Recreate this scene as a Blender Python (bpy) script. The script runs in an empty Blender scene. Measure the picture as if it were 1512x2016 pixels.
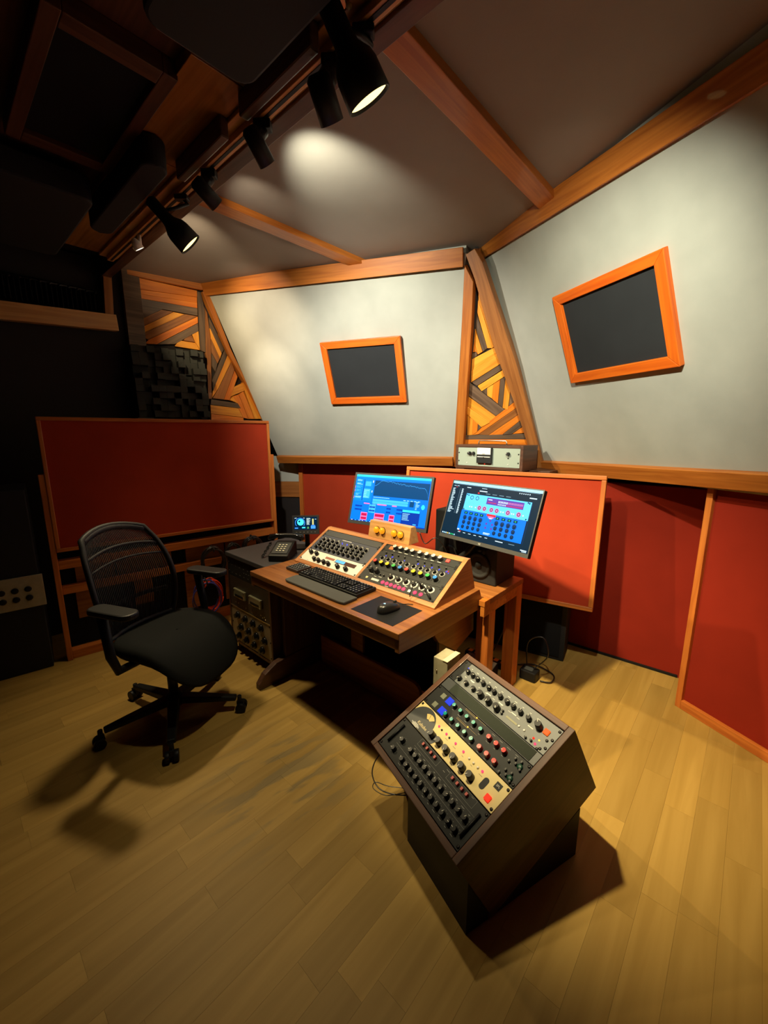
import bpy, math, random
from mathutils import Matrix, Vector
R = math.radians
rnd = random.Random(7)
SC = bpy.context.scene
COL = SC.collection

# ------------------------------------------------------------------ camera
cam = bpy.data.cameras.new('camera'); cam.sensor_fit = 'HORIZONTAL'; cam.sensor_width = 36.0
cam.lens = 36.0 * 803.7 / 1512.0; cam.clip_start = .02
camo = bpy.data.objects.new('camera', cam); COL.objects.link(camo)
camo.location = (0, 0, 1.48); camo.rotation_euler = (R(90 - 11.035), 0, 0)
SC.camera = camo

# ------------------------------------------------------------------ world, exposure
w = bpy.data.worlds.new('world'); SC.world = w; w.use_nodes = True
w.node_tree.nodes['Background'].inputs[0].default_value = (.5, .35, .3, 1)
w.node_tree.nodes['Background'].inputs[1].default_value = .002
SC.view_settings.view_transform = 'Standard'; SC.view_settings.look = 'None'
SC.view_settings.gamma = 1; SC.view_settings.use_curve_mapping = False
SC.view_settings.exposure = 0.36
SC.cycles.use_denoising = True
SC.cycles.max_bounces = 6; SC.cycles.diffuse_bounces = 2
SC.cycles.caustics_reflective = False; SC.cycles.caustics_refractive = False
SC.cycles.sample_clamp_indirect = 3.0

# the track lamps, and at the end added spots without fixtures: name, lamp position, aim point, power (W), cone (deg), blend, colour, source radius
LAMPS = [
 ('big',    (-.035, 1.335, 2.375), (1.08, 1.95, .00), 280, 62, 1, (1, .83, .46), .035),
 ('dark',   (-.155, 1.46, 2.40), (-.02, 1.75, .50), 40, 70, 1, (1, .86, .54), .03),
 ('slot',   (-.42, 1.71, 2.43), (-0.1971,2.2516,2.6650), 42, 58, 1, (.94, 1, .80), .02),
 ('small',  (-.71, 1.98, 2.43), (.05, 3.35, 1.62), 165, 96, 1, (1, .96, .82), .02),
 ('cup',    (-.905, 2.135, 2.34), (.45, 2.40, .70), 125, 74, 1, (1, .80, .44), .02),
 ('white',  (-1.36, 2.53, 2.47), (-0.9504,3.5830,2.3448), 62, 48, 1, (1, .82, .60), .012),
 ('white_c', (-1.33, 2.56, 2.46), (-0.9542,3.7813,1.8765), 52, 32, 1, (1, .84, .62), .012),
 ('white_d', (-1.37, 2.54, 2.45), (-1.3968,3.7567,2.1801), 30, 50, 1, (1, .78, .44), .012),
 ('white_b', (-1.40, 2.51, 2.43), (-.85, 2.02, .00), 62, 74, 1, (1, .80, .46), .07),
 ('far',    (.55, .80, 2.44), (1.60, 1.95, .65), 9, 78, 1, (1, .84, .50), .03),  # added lamp out of view, lights the lower right
 ('added_far_b',  (.30, 1.03, 2.43), (1.20, 2.62, 1.55), 135, 84, 1, (1, .98, .78), .02),  # unseen lamp added to light the right-hand wall
 ('added_glow_a', (-.70, 1.99, 2.50), (-0.6177,2.6643,2.6650), 7, 56, 1, (1, .90, .68), .015),  # added spot for a glow on the ceiling, the fixture has no vent
 ('added_glow_b', (-.98, 2.24, 2.46), (-1.2942,3.1274,2.6650), 24, 50, 1, (1, .84, .56), .015),  # extra spot added for the ceiling glow at the far left
]

# ------------------------------------------------------------------ mesh builder
class MB:
    def __init__(s): s.v = []; s.f = []; s.mi = []; s.sm = []
    def add(s, vs, fs, M=None, mi=0, smooth=False):
        b = len(s.v)
        s.v += [tuple(M @ Vector(p)) if M is not None else tuple(p) for p in vs]
        for f in fs: s.f.append([b + i for i in f]); s.mi.append(mi); s.sm.append(smooth)
        return s
    def box(s, x0, x1, y0, y1, z0, z1, M=None, mi=0):
        return s.add([(x0,y0,z0),(x1,y0,z0),(x1,y1,z0),(x0,y1,z0),(x0,y0,z1),(x1,y0,z1),(x1,y1,z1),(x0,y1,z1)],
            [(0,3,2,1),(4,5,6,7),(0,1,5,4),(1,2,6,5),(2,3,7,6),(3,0,4,7)], M, mi)
    def prism(s, poly, a, b, M=None, mi=0, axis='z'):
        # poly in the plane across the axis, extruded from a to b along it
        def P(p, t):
            return (p[0], p[1], t) if axis == 'z' else ((t, p[0], p[1]) if axis == 'x' else (p[0], t, p[1]))
        n = len(poly); ar = sum(poly[i][0]*poly[(i+1)%n][1]-poly[(i+1)%n][0]*poly[i][1] for i in range(n))
        if (ar < 0) != (axis == 'y'): poly = poly[::-1]
        if a > b: a, b = b, a
        vs = [P(p, a) for p in poly] + [P(p, b) for p in poly]
        fs = [tuple(range(n-1, -1, -1)), tuple(range(n, 2*n))] + [(i, (i+1)%n, n+(i+1)%n, n+i) for i in range(n)]
        return s.add(vs, fs, M, mi)
    def lathe(s, prof, n=16, M=None, mi=0, smooth=True, cap=True):
        vs = []; fs = []
        for r, z in prof:
            for i in range(n):
                t = 2*math.pi*i/n; vs.append((r*math.cos(t), r*math.sin(t), z))
        for k in range(len(prof)-1):
            for i in range(n):
                j = (i+1) % n; fs.append((k*n+i, k*n+j, (k+1)*n+j, (k+1)*n+i))
        s.add(vs, fs, M, mi, smooth)
        if cap:
            b = len(s.v) - len(vs)
            s.f.append([b+i for i in range(n-1, -1, -1)]); s.mi.append(mi); s.sm.append(False)
            t = b + (len(prof)-1)*n
            s.f.append([t+i for i in range(n)]); s.mi.append(mi); s.sm.append(False)
        return s
    def cyl(s, p0, p1, r0, r1=None, n=12, mi=0, M=None):
        p0, p1 = Vector(p0), Vector(p1); d = p1 - p0
        T = Matrix.Translation(p0) @ d.to_track_quat('Z', 'Y').to_matrix().to_4x4()
        if M is not None: T = M @ T
        return s.lathe([(r0, 0), (r0 if r1 is None else r1, d.length)], n, T, mi)
    def tube(s, pts, r, n=8, mi=0, M=None, closed=False):
        pts = [Vector(p) for p in pts]; vs = []; fs = []; m = len(pts); up = None
        for i, p in enumerate(pts):
            a = pts[i-1] if (i or closed) else p; b = pts[(i+1) % m] if (i < m-1 or closed) else p
            d = (b - a).normalized()
            if up is None: up = d.orthogonal().normalized()
            up = (up - d*up.dot(d)).normalized(); sd = d.cross(up)
            rr = r[i] if isinstance(r, (list, tuple)) else r
            for k in range(n):
                t = 2*math.pi*k/n; vs.append(tuple(p + up*math.cos(t)*rr + sd*math.sin(t)*rr))
        for i in range(m if closed else m-1):
            for k in range(n):
                j = (k+1) % n; ii = (i+1) % m; fs.append((i*n+k, i*n+j, ii*n+j, ii*n+k))
        if not closed: fs += [tuple(range(n-1, -1, -1)), tuple((m-1)*n+k for k in range(n))]
        return s.add(vs, fs, M, mi, True)
    def sphere(s, c, r, sc=(1,1,1), nu=14, nv=8, mi=0, M=None):
        pr = [(max(1e-4, r*math.sin(math.pi*i/nv)), -r*math.cos(math.pi*i/nv)) for i in range(nv+1)]
        T = Matrix.Translation(c) @ Matrix.Diagonal((*sc, 1))
        return s.lathe(pr, nu, (M @ T) if M is not None else T, mi, True, False)
    def quad(s, x0, x1, y0, y1, z=0, M=None, mi=0):
        return s.add([(x0,y0,z),(x1,y0,z),(x1,y1,z),(x0,y1,z)], [(0,1,2,3)], M, mi)
    def mesh(s, name, mats):
        me = bpy.data.meshes.new(name); me.from_pydata(s.v, [], s.f)
        for m in (mats if isinstance(mats, (list, tuple)) else [mats]): me.materials.append(m)
        me.polygons.foreach_set('material_index', s.mi); me.polygons.foreach_set('use_smooth', s.sm)
        me.update(); return me
    def build(s, name, mats, parent=None, M=None, bevel=0, seg=2):
        return link(name, s.mesh(name, mats), parent, M, bevel, seg)

def link(name, me, parent=None, M=None, bevel=0, seg=2):
    o = bpy.data.objects.new(name, me); COL.objects.link(o)
    if parent is not None: o.parent = parent
    if M is not None: o.matrix_local = M
    if bevel:
        b = o.modifiers.new('bevel', 'BEVEL'); b.width = bevel; b.segments = seg; b.limit_method = 'ANGLE'; b.angle_limit = R(40)
    return o
def frame(o, x, y=None, z=None):
    # right-handed frame at o; x and one of y / z given
    x = Vector(x).normalized()
    if y is None: z = Vector(z).normalized(); z = (z - x*z.dot(x)).normalized(); y = z.cross(x)
    else: y = Vector(y); y = (y - x*y.dot(x)).normalized(); z = x.cross(y)
    M = Matrix((x, y, z)).transposed().to_4x4(); M.translation = Vector(o); return M
def yawf(o, deg): return Matrix.Translation(o) @ Matrix.Rotation(R(deg), 4, 'Z')
def T(x, y=0, z=0): return Matrix.Translation((x, y, z))
def RX(a): return Matrix.Rotation(R(a), 4, 'X')
def RY(a): return Matrix.Rotation(R(a), 4, 'Y')
def RZ(a): return Matrix.Rotation(R(a), 4, 'Z')
def tag(o, label=None, cat=None, group=None, kind=None):
    if label: o['label'] = label
    if cat: o['category'] = cat
    if group: o['group'] = group
    if kind: o['kind'] = kind
    return o
def thing(name, label, cat, M, group=None):
    o = bpy.data.objects.new(name, None); COL.objects.link(o); o.matrix_world = M; o.empty_display_size = .1
    return tag(o, label, cat, group)
def struct(o): return tag(o, kind='structure')

# ------------------------------------------------------------------ materials
def mat(name, col, rough=.6, metal=0, emit=None, es=1, bump=0, bscale=200, spec=.5, var=0, vscale=30, coat=0):
    m = bpy.data.materials.new(name); m.use_nodes = True; nt = m.node_tree; b = nt.nodes['Principled BSDF']
    b.inputs['Base Color'].default_value = (*col, 1); b.inputs['Roughness'].default_value = rough
    b.inputs['Metallic'].default_value = metal; b.inputs['Specular IOR Level'].default_value = spec
    b.inputs['Coat Weight'].default_value = coat
    if emit: b.inputs['Emission Color'].default_value = (*emit, 1); b.inputs['Emission Strength'].default_value = es
    if bump or var:
        tc = nt.nodes.new('ShaderNodeTexCoord'); nz = nt.nodes.new('ShaderNodeTexNoise')
        nt.links.new(tc.outputs['Object'], nz.inputs['Vector']); nz.inputs['Scale'].default_value = bscale if bump else vscale
        nz.inputs['Detail'].default_value = 4
        if bump:
            bp = nt.nodes.new('ShaderNodeBump'); bp.inputs['Strength'].default_value = bump; bp.inputs['Distance'].default_value = .002
            nt.links.new(nz.outputs['Fac'], bp.inputs['Height']); nt.links.new(bp.outputs['Normal'], b.inputs['Normal'])
        if var:
            n2 = nt.nodes.new('ShaderNodeTexNoise'); n2.inputs['Scale'].default_value = vscale; n2.inputs['Detail'].default_value = 3
            nt.links.new(tc.outputs['Object'], n2.inputs['Vector'])
            r = nt.nodes.new('ShaderNodeValToRGB'); r.color_ramp.elements[0].position = .3; r.color_ramp.elements[1].position = .7
            r.color_ramp.elements[0].color = (*[c*(1-var) for c in col], 1); r.color_ramp.elements[1].color = (*[min(1, c*(1+var)) for c in col], 1)
            nt.links.new(n2.outputs['Fac'], r.inputs[0]); nt.links.new(r.outputs[0], b.inputs['Base Color'])
    return m
def wood(name, c1, c2, axis=0, rough=.45, scale=1.0, rand=0.0, coat=.15, spec=.4):
    # grain stretched along one object axis; rand varies the tone object by object
    m = bpy.data.materials.new(name); m.use_nodes = True; nt = m.node_tree; L = nt.links.new; N = nt.nodes.new
    b = nt.nodes['Principled BSDF']; b.inputs['Roughness'].default_value = rough; b.inputs['Coat Weight'].default_value = coat
    b.inputs['Specular IOR Level'].default_value = spec
    tc = N('ShaderNodeTexCoord'); mp = N('ShaderNodeMapping')
    sc = [38*scale]*3; sc[axis] = 2.2*scale; mp.inputs['Scale'].default_value = sc
    oi = N('ShaderNodeObjectInfo'); ad = N('ShaderNodeVectorMath'); ad.operation = 'ADD'
    L(tc.outputs['Object'], ad.inputs[0])
    mu = N('ShaderNodeVectorMath'); mu.operation = 'SCALE'; mu.inputs[3].default_value = 7.0
    cv = N('ShaderNodeCombineXYZ')
    for i in range(3): L(oi.outputs['Random'], cv.inputs[i])
    L(cv.outputs[0], mu.inputs[0]); L(mu.outputs[0], ad.inputs[1]); L(ad.outputs[0], mp.inputs['Vector'])
    nz = N('ShaderNodeTexNoise'); nz.inputs['Scale'].default_value = 1; nz.inputs['Detail'].default_value = 6; nz.inputs['Distortion'].default_value = .8
    L(mp.outputs[0], nz.inputs['Vector'])
    r = N('ShaderNodeValToRGB'); e = r.color_ramp.elements; e[0].position = .34; e[1].position = .68
    e[0].color = (*c1, 1); e[1].color = (*c2, 1); L(nz.outputs['Fac'], r.inputs[0])
    out = r.outputs[0]
    if rand:
        hs = N('ShaderNodeHueSaturation'); mr = N('ShaderNodeMapRange')
        mr.inputs['To Min'].default_value = 1-rand; mr.inputs['To Max'].default_value = 1+rand
        L(oi.outputs['Random'], mr.inputs['Value']); L(mr.outputs[0], hs.inputs['Value']); L(out, hs.inputs['Color']); out = hs.outputs[0]
    L(out, b.inputs['Base Color'])
    bp = N('ShaderNodeBump'); bp.inputs['Strength'].default_value = .15; bp.inputs['Distance'].default_value = .001
    L(nz.outputs['Fac'], bp.inputs['Height']); L(bp.outputs[0], b.inputs['Normal'])
    return m
def fabric(name, col, scale=900, var=.06, rough=.95):
    m = mat(name, col, rough, bump=.35, bscale=scale, spec=.15, var=var, vscale=5); return m
def glow(name, col, s):
    return mat(name, (0.01, 0.01, 0.01), .5, emit=col, es=s, spec=.1)

ORA = ((.46, .115, .018), (.66, .20, .035))
w_frame = [wood('orange_wood_%d' % a, *ORA, axis=a) for a in range(3)]
w_trim = wood('trim_wood', (.38, .105, .014), (.58, .19, .028), 0)
w_pine = wood('pine_plank', (.80, .26, .018), (1.0, .42, .045), 0, rand=.12)
w_amber = wood('amber_plank', (.68, .155, .009), (.90, .27, .022), 0, rand=.12)
w_grey = wood('grey_plank', (.085, .05, .03), (.19, .115, .065), 0, rand=.15)
w_brown = wood('brown_plank', (.26, .085, .018), (.42, .155, .036), 0, rand=.12)
w_desk = [wood('desk_wood_%d' % a, (.21, .070, .016), (.34, .130, .032), a, rough=.4) for a in range(3)]
w_cons = [wood('console_wood_%d' % a, (.34, .125, .04), (.52, .22, .075), a, rough=.4) for a in range(3)]
w_side = [wood('walnut_%d' % a, (.058, .022, .010), (.12, .048, .023), a, rough=.5) for a in range(3)]
w_walnut = w_side
w_light = [wood('light_wood_%d' % a, (.58, .28, .085), (.74, .40, .14), a) for a in range(3)]
m_cream = fabric('cream_fabric', (.47, .475, .41), 700)
m_ceil = fabric('taupe_ceiling_fabric', (.29, .245, .21), 600, .04, .55)
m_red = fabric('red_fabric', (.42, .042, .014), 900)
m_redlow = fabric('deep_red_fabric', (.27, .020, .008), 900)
m_blackcloth = fabric('black_cloth', (.012, .012, .013), 700)
m_grille = fabric('charcoal_grille_cloth', (.030, .032, .034), 900)
m_dark = mat('dark_wall', (.018, .013, .012), .9)
m_black = mat('black_plastic', (.007, .007, .0075), .5, spec=.3)
m_soft = mat('soft_black', (.009, .009, .010), .75, bump=.2, bscale=600)
m_metal = mat('black_metal', (.02, .02, .022), .35, metal=.6)
m_steel = mat('steel', (.55, .52, .48), .3, metal=1)
m_chrome = mat('chrome', (.8, .78, .74), .15, metal=1)
m_panel = mat('black_panel', (.013, .014, .014), .55, bump=.1, bscale=900, spec=.3)
m_pgrey = mat('dark_grey_panel', (.045, .048, .050), .45)
m_grey = mat('grey_panel', (.12, .128, .128), .45)
m_ivory = mat('ivory_panel', (.72, .57, .25), .5)
m_white = mat('white_panel', (.80, .74, .66), .45)
m_mint = mat('pale_green_panel', (.34, .40, .32), .5)
m_beige = mat('beige_enamel', (.44, .39, .25), .5, var=.08)
m_print = mat('white_print', (.62, .60, .54), .7)
m_dim = mat('grey_print', (.22, .22, .21), .7)
m_gold = mat('gold_print', (.62, .50, .28), .6)
m_knob = mat('black_knob', (.007, .007, .0075), .32, spec=.4)
m_knobg = mat('grey_knob', (.022, .022, .023), .38, spec=.4)
m_screw = mat('black_screw', (.015, .012, .012), .4, metal=.5)
m_glass = mat('meter_glass', (.02, .02, .02), .05)
m_rubber = mat('black_rubber', (.014, .014, .014), .8)
g_red = glow('red_lamp', (1, .035, .012), .95); g_pink = glow('pink_lamp', (1, .07, .16), 1.0)
g_orange = glow('orange_lamp', (1, .13, .015), .95); g_amber = glow('amber_lamp', (1, .5, .06), 1.6)
g_blue = glow('blue_lamp', (.05, .06, 1), 1.6); g_cyan = glow('cyan_lamp', (.1, .45, 1), 1.6)
g_white = glow('white_lamp', (1, .93, .75), 2.5); g_dialy = glow('dial_glow', (1, .62, .18), .38)

# ------------------------------------------------------------------ room
E1 = Vector((math.cos(R(-42.2)), math.sin(R(-42.2)), 0)); E2 = Vector((-E1.y, E1.x, 0)); UP = Vector((0, 0, 1))
def dp(u, v, z=0): # the room's main axes run along and across the desk
    return E1*u + E2*v + UP*z
ROOM = Matrix((E1, E2, UP)).transposed().to_4x4()

# floor: a slab with strips of maple laid along the room's axis
def floor_mat(name, vary):
    m = wood(name, (.36, .215, .048), (.45, .28, .072), 0, rough=.5, scale=.45, rand=.13 if vary else 0, coat=0, spec=.3)
    nt = m.node_tree; N = nt.nodes.new; L = nt.links.new; b = nt.nodes['Principled BSDF']
    src = b.inputs['Base Color'].links[0].from_socket
    g = N('ShaderNodeNewGeometry'); rot = N('ShaderNodeMapping'); rot.inputs['Rotation'].default_value = (0, 0, R(-38)); L(g.outputs['Position'], rot.inputs['Vector'])
    st = N('ShaderNodeMapping'); st.inputs['Scale'].default_value = (3.0, 13, 1); L(rot.outputs[0], st.inputs['Vector'])
    nz = N('ShaderNodeTexNoise'); nz.inputs['Scale'].default_value = 1.0; nz.inputs['Detail'].default_value = 5; L(st.outputs[0], nz.inputs['Vector'])
    cr = N('ShaderNodeValToRGB'); cr.color_ramp.elements[0].position = .50; cr.color_ramp.elements[1].position = .56; L(nz.outputs['Fac'], cr.inputs[0])
    # worn patch where the chair rolls
    vs = N('ShaderNodeVectorMath'); vs.operation = 'DISTANCE'; L(g.outputs['Position'], vs.inputs[0]); vs.inputs[1].default_value = (-0.4357,1.5306,0.0000)
    mr = N('ShaderNodeMapRange'); mr.inputs['From Min'].default_value = .12; mr.inputs['From Max'].default_value = .42; mr.inputs['To Min'].default_value = 1; mr.inputs['To Max'].default_value = 0; L(vs.outputs['Value'], mr.inputs['Value'])
    mu = N('ShaderNodeMath'); mu.operation = 'MULTIPLY'; L(cr.outputs[0], mu.inputs[0]); L(mr.outputs[0], mu.inputs[1])
    m2 = N('ShaderNodeMath'); m2.operation = 'MULTIPLY'; m2.inputs[1].default_value = .7; L(mu.outputs[0], m2.inputs[0])
    mx = N('ShaderNodeMix'); mx.data_type = 'RGBA'; L(m2.outputs[0], mx.inputs[0]); L(src, mx.inputs[6]); mx.inputs[7].default_value = (.20, .155, .075, 1)
    L(mx.outputs[2], b.inputs['Base Color'])
    return m
m_floor = floor_mat('maple_floor', False); m_strip = floor_mat('maple_strip', True)
fl = struct(MB().box(-6, 4.5, -3, 6.5, -.12, -.004).build('floor', m_floor))
sw = .098
lens = (.44, .56, .70)
strip_me = [MB().prism([(0, 0), (l-.0004, 0), (l-.0004, sw-.0004), (0, sw-.0004)], -.004, 0).mesh('plank', m_strip) for l in lens]
def on_view(c):
    return .42 < c.y < 3.2 and -2.75 < c.x < 2.1 and abs(c.x) < .62 + 1.0*c.y and (c.x + .95*c.y) > -1.1
nplank = 0
for i in range(-40, 40):
    v = i*sw; u = -2.2 - rnd.random()*.6
    while u < 5.2:
        k = rnd.randrange(3); c = E2*(u + lens[k]/2) - E1*v
        if on_view(c) and nplank < 299:
            link('plank', strip_me[k], fl, Matrix.Translation(E2*u - E1*v) @ Matrix.Rotation(R(47.8), 4, 'Z')); nplank += 1
        u += lens[k]

# outer shell
struct(MB().box(-6, 4.5, -3.0, -2.9, 0, 2.8).build('wall_back', m_dark))
struct(MB().box(-6, 4.5, 6.4, 6.5, 0, 2.8).build('wall_rear', m_dark))
struct(MB().box(4.4, 4.5, -2.9, 6.4, 0, 2.8).build('wall_outer', m_dark))
struct(MB().box(-6, -5.9, -2.9, 6.4, 0, 2.8).build('wall_side', m_dark))
ceil = struct(MB().box(-6, 4.5, -3, 6.5, 2.72, 2.82).build('ceiling', m_dark))

def hexa(front, n, depth, name, m, slope=None):
    # a wall whose front face is the polygon, pushed back horizontally along n
    n = Vector(n); vs = [Vector(p) for p in front] + [Vector(p) + n*depth for p in front]; k = len(front)
    fs = [tuple(range(k)), tuple(range(2*k-1, k-1, -1))] + [(i, i+k, (i+1) % k + k, (i+1) % k) for i in range(k)]
    return struct(MB().add(vs, fs).build(name, m))
NL = Vector((-math.sin(R(-20.5)), math.cos(R(-20.5)), 0)); NR = Vector((-math.sin(R(-72.5)), math.cos(R(-72.5)), 0))
UL = Vector((math.cos(R(-20.5)), math.sin(R(-20.5)), 0)); UR = Vector((math.cos(R(-72.5)), math.sin(R(-72.5)), 0))
nL = Vector((-0.32584,-0.87150,-0.36650)); nR = Vector((-0.88736,-0.27978,-0.36650))
# left soffit (the wall straight ahead), leaning into the room
La, Lb, Lc, Ld = map(Vector, ((-1.4756,3.6254,2.7109), (-1.0437,4.0959,1.2080), (0.5905,3.4786,1.2230), (0.5315,2.9091,2.6297)))
La.z = Ld.z = 2.70
wf = hexa([La, Lb, Lc, Ld], NL, .9, 'wall_front', m_cream)
# right soffit, running on past the camera
Ra, Rb = map(Vector, ((0.6145,3.0821,2.7169), (1.2261,3.1146,1.2112)))
Ra.z = 2.70
wr = hexa([Ra, Rb, Rb + UR*4.6, Ra + UR*4.6], NR, .9, 'wall_right', m_cream)

def inp(parent, M):
    return M if parent is None else parent.matrix_basis.inverted() @ M
def board(name, a, b, wdir, width, thick, nrm, m, parent=None, lift=0, ext=0):
    # a plank from a to b, its width measured along wdir, proud of the face along nrm; its long axis is its own x
    a, b = Vector(a), Vector(b); nrm = Vector(nrm).normalized(); x = (b - a).normalized()
    M = frame(a - x*ext + nrm*lift, x, z=nrm); y = M.to_3x3().col[1]
    s = 1 if y.dot(Vector(wdir)) > 0 else -1
    y0, y1 = (0, width) if s > 0 else (-width, 0)
    return MB().box(0, (b-a).length + 2*ext, y0, y1, 0, thick).build(name, m, parent, inp(parent, M), .003)
# trims of the soffits
t1 = struct(board('trim_1', (-1.4674,3.6711,2.5950), (0.5250,2.9450,2.5500), (0, 0, 1), .11, .035, nL, w_trim))
t2 = struct(board('trim_2', (-1.0407,4.1013,1.1925), (0.5913,3.4820,1.2141), (0, 0, 1), .072, .035, nL, w_trim))
t3 = struct(board('trim_3', (0.6623,3.0469,2.6279), Vector((0.6623,3.0469,2.6279)) + (Vector((1.1753,1.5356,2.5395)) - Vector((0.6623,3.0469,2.6279)))*3, (0, 0, 1), .105, .035, nR, w_trim))
t4 = struct(board('trim_4', (1.2287,3.1281,1.1945), Vector((1.2287,3.1281,1.1945)) + (Vector((1.6487,1.7386,1.2383)) - Vector((1.2287,3.1281,1.1945)))*2.4, (0, 0, 1), .085, .035, nR, w_trim))

# the corner between the soffits: a leaning backboard with a mosaic of planks, framed by two posts
nM = Vector((-0.47407,-0.80914,-0.34721))
def plate(name, pts, nrm, m, back, parent=None, front=0, bevel=0):
    # a flat polygon (points on one plane) given thickness: from -back to +front along nrm; local x along its longest side
    pts = [Vector(p) for p in pts]; nrm = Vector(nrm).normalized(); k = len(pts)
    e = max(((pts[(i+1) % k] - pts[i]) for i in range(k)), key=lambda d: d.length)
    M = frame(pts[0], e, z=nrm); Mi = M.inverted(); q = [Mi @ p for p in pts]
    return MB().prism([(p.x, p.y) for p in q], -back, front).build(name, m, parent, inp(parent, M), bevel, 1)
wc = struct(plate('wall_corner', [(0.5650,2.8841,2.6433), (0.5827,2.8753,2.6397), (1.2455,3.1306,1.1397), (0.5704,3.5454,1.0948)], nM, m_dark, .06, front=-.055))
wc_planks = [
 ('p', [(0.6151,2.9508,2.4193),(0.6312,2.9452,2.4104),(0.7837,3.0054,2.0621),(0.7558,3.0220,2.0615),(0.6257,2.9767,2.3447)]), ('p', [(0.6224,2.9770,2.3484),(0.7558,3.0220,2.0615),(0.7501,3.0296,2.0514),(0.7177,3.0472,2.0547),(0.6249,3.0037,2.2828)]),
 ('g', [(0.6221,3.0080,2.2765),(0.7177,3.0472,2.0547),(0.6913,3.0708,2.0358),(0.6247,3.0414,2.1951)]), ('p', [(0.6245,3.0460,2.1847),(0.6899,3.0716,2.0359),(0.6626,3.0943,2.0203),(0.6275,3.0760,2.1107)]), ('a', [(0.6272,3.0777,2.1072),(0.6609,3.0945,2.0219),(0.6484,3.0941,2.0400),(0.6278,3.1069,2.0384)]),
 ('g', [(0.6257,3.1112,2.0312),(0.6485,3.0944,2.0393),(0.6603,3.0980,2.0146),(0.6279,3.1265,1.9924)]), ('p', [(0.6277,3.1260,1.9939),(0.7834,3.0047,2.0642),(0.8041,3.0125,2.0175),(0.6335,3.1554,1.9175)]), ('p', [(0.6335,3.1554,1.9175),(0.8041,3.0125,2.0175),(0.8306,3.0228,1.9575),(0.6396,3.1863,1.8372)]),
 ('g', [(0.6404,3.1859,1.8371),(0.8324,3.0227,1.9552),(0.8480,3.0280,1.9217),(0.6821,3.1731,1.8099)]), ('p', [(0.6862,3.1715,1.8081),(0.8510,3.0288,1.9155),(0.8688,3.0365,1.8734),(0.7177,3.1692,1.7703)]),
 ('g', [(0.6315,3.1929,1.8329),(0.8871,3.1287,1.6334),(0.8375,3.1770,1.5888),(0.6355,3.2297,1.7417)]), ('g', [(0.7202,3.1685,1.7686),(0.7530,3.1401,1.7900),(0.7596,3.1577,1.7400)]),
 ('p', [(0.7529,3.1398,1.7908),(0.7904,3.1074,1.8153),(0.7971,3.1468,1.7141),(0.7599,3.1582,1.7384)]), ('a', [(0.7903,3.1071,1.8161),(0.8282,3.0743,1.8407),(0.8374,3.1386,1.6784),(0.7973,3.1474,1.7125)]), ('g', [(0.8282,3.0743,1.8407),(0.8601,3.0448,1.8658),(0.8715,3.1313,1.6487),(0.8377,3.1394,1.6759)]),
 ('p', [(0.8601,3.0448,1.8658),(0.9030,3.0499,1.7955),(0.9093,3.1160,1.6328),(0.8735,3.1316,1.6453)]), ('g', [(0.9036,3.0512,1.7916),(0.9478,3.0670,1.6943),(0.9111,3.1038,1.6588)]),
 ('p', [(0.6348,3.2336,1.7335),(0.8358,3.1797,1.5846),(0.8055,3.2156,1.5423),(0.6359,3.2619,1.6662)]), ('p', [(0.6360,3.2625,1.6645),(0.8055,3.2156,1.5423),(0.7525,3.2615,1.5077),(0.6409,3.2848,1.6058)]),
 ('a', [(0.9482,3.0678,1.6919),(0.9692,3.0729,1.6512),(0.7379,3.2947,1.4503),(0.6976,3.3207,1.4446),(0.7529,3.2625,1.5050)]), ('b', [(0.9695,3.0735,1.6496),(0.9914,3.0800,1.6045),(0.8085,3.2555,1.4453),(0.7398,3.2944,1.4485)]),
 ('a', [(0.9917,3.0805,1.6029),(1.0092,3.0873,1.5632),(0.9015,3.1993,1.4494),(0.8101,3.2546,1.4453)]), ('g', [(1.0095,3.0879,1.5615),(1.0284,3.0951,1.5188),(0.9615,3.1625,1.4532),(0.9030,3.1984,1.4494)]), ('a', [(1.0288,3.0959,1.5163),(1.0527,3.1052,1.4622),(0.9632,3.1619,1.4523)]),
 ('p', [(0.6414,3.2864,1.6014),(0.6838,3.2777,1.5639),(0.6935,3.3232,1.4446),(0.6571,3.3454,1.4425)]), ('a', [(0.6846,3.2772,1.5639),(0.7236,3.2670,1.5344),(0.7271,3.2917,1.4720),(0.6952,3.3222,1.4446)]), ('g', [(0.7245,3.2669,1.5335),(0.7509,3.2625,1.5077),(0.7283,3.2895,1.4756)]),
 ('g', [(0.6372,3.3579,1.4405),(1.0630,3.1031,1.4528),(1.0786,3.1106,1.4142),(0.6405,3.3696,1.4089)]), ('a', [(0.6390,3.3712,1.4070),(1.0804,3.1103,1.4125),(1.1404,3.1548,1.2268),(0.6342,3.4619,1.2023)]),
]
WM = dict(p=w_pine, a=w_amber, g=w_grey, b=w_brown)
for k, pts in wc_planks:
    plate('plank', pts, nM, WM[k], .055, wc, front=-.038 + rnd.uniform(-.004, .004), bevel=.0015)
plate('post', [(0.5321,2.9395,2.5592), (0.5939,2.9458,2.4601), (0.6148,3.0556,2.1755), (0.6498,3.3810,1.3694), (0.6611,3.4478,1.1985), (0.5903,3.4907,1.1950), (0.5608,3.1465,2.0375)], nM, w_trim, .06, wc, .012, .002)
plate('post', [(0.5385,2.9134,2.6111), (0.5866,2.8767,2.6310), (0.6395,2.8789,2.5538), (0.7736,2.9228,2.2683), (0.9195,2.9694,1.9605), (1.2241,3.1060,1.2263), (1.1646,3.1421,1.2234), (0.9694,3.0677,1.6632), (0.7725,3.0099,2.0667), (0.6058,2.9331,2.4733)], nM, w_brown, .06, wc, .03, .002)
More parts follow.
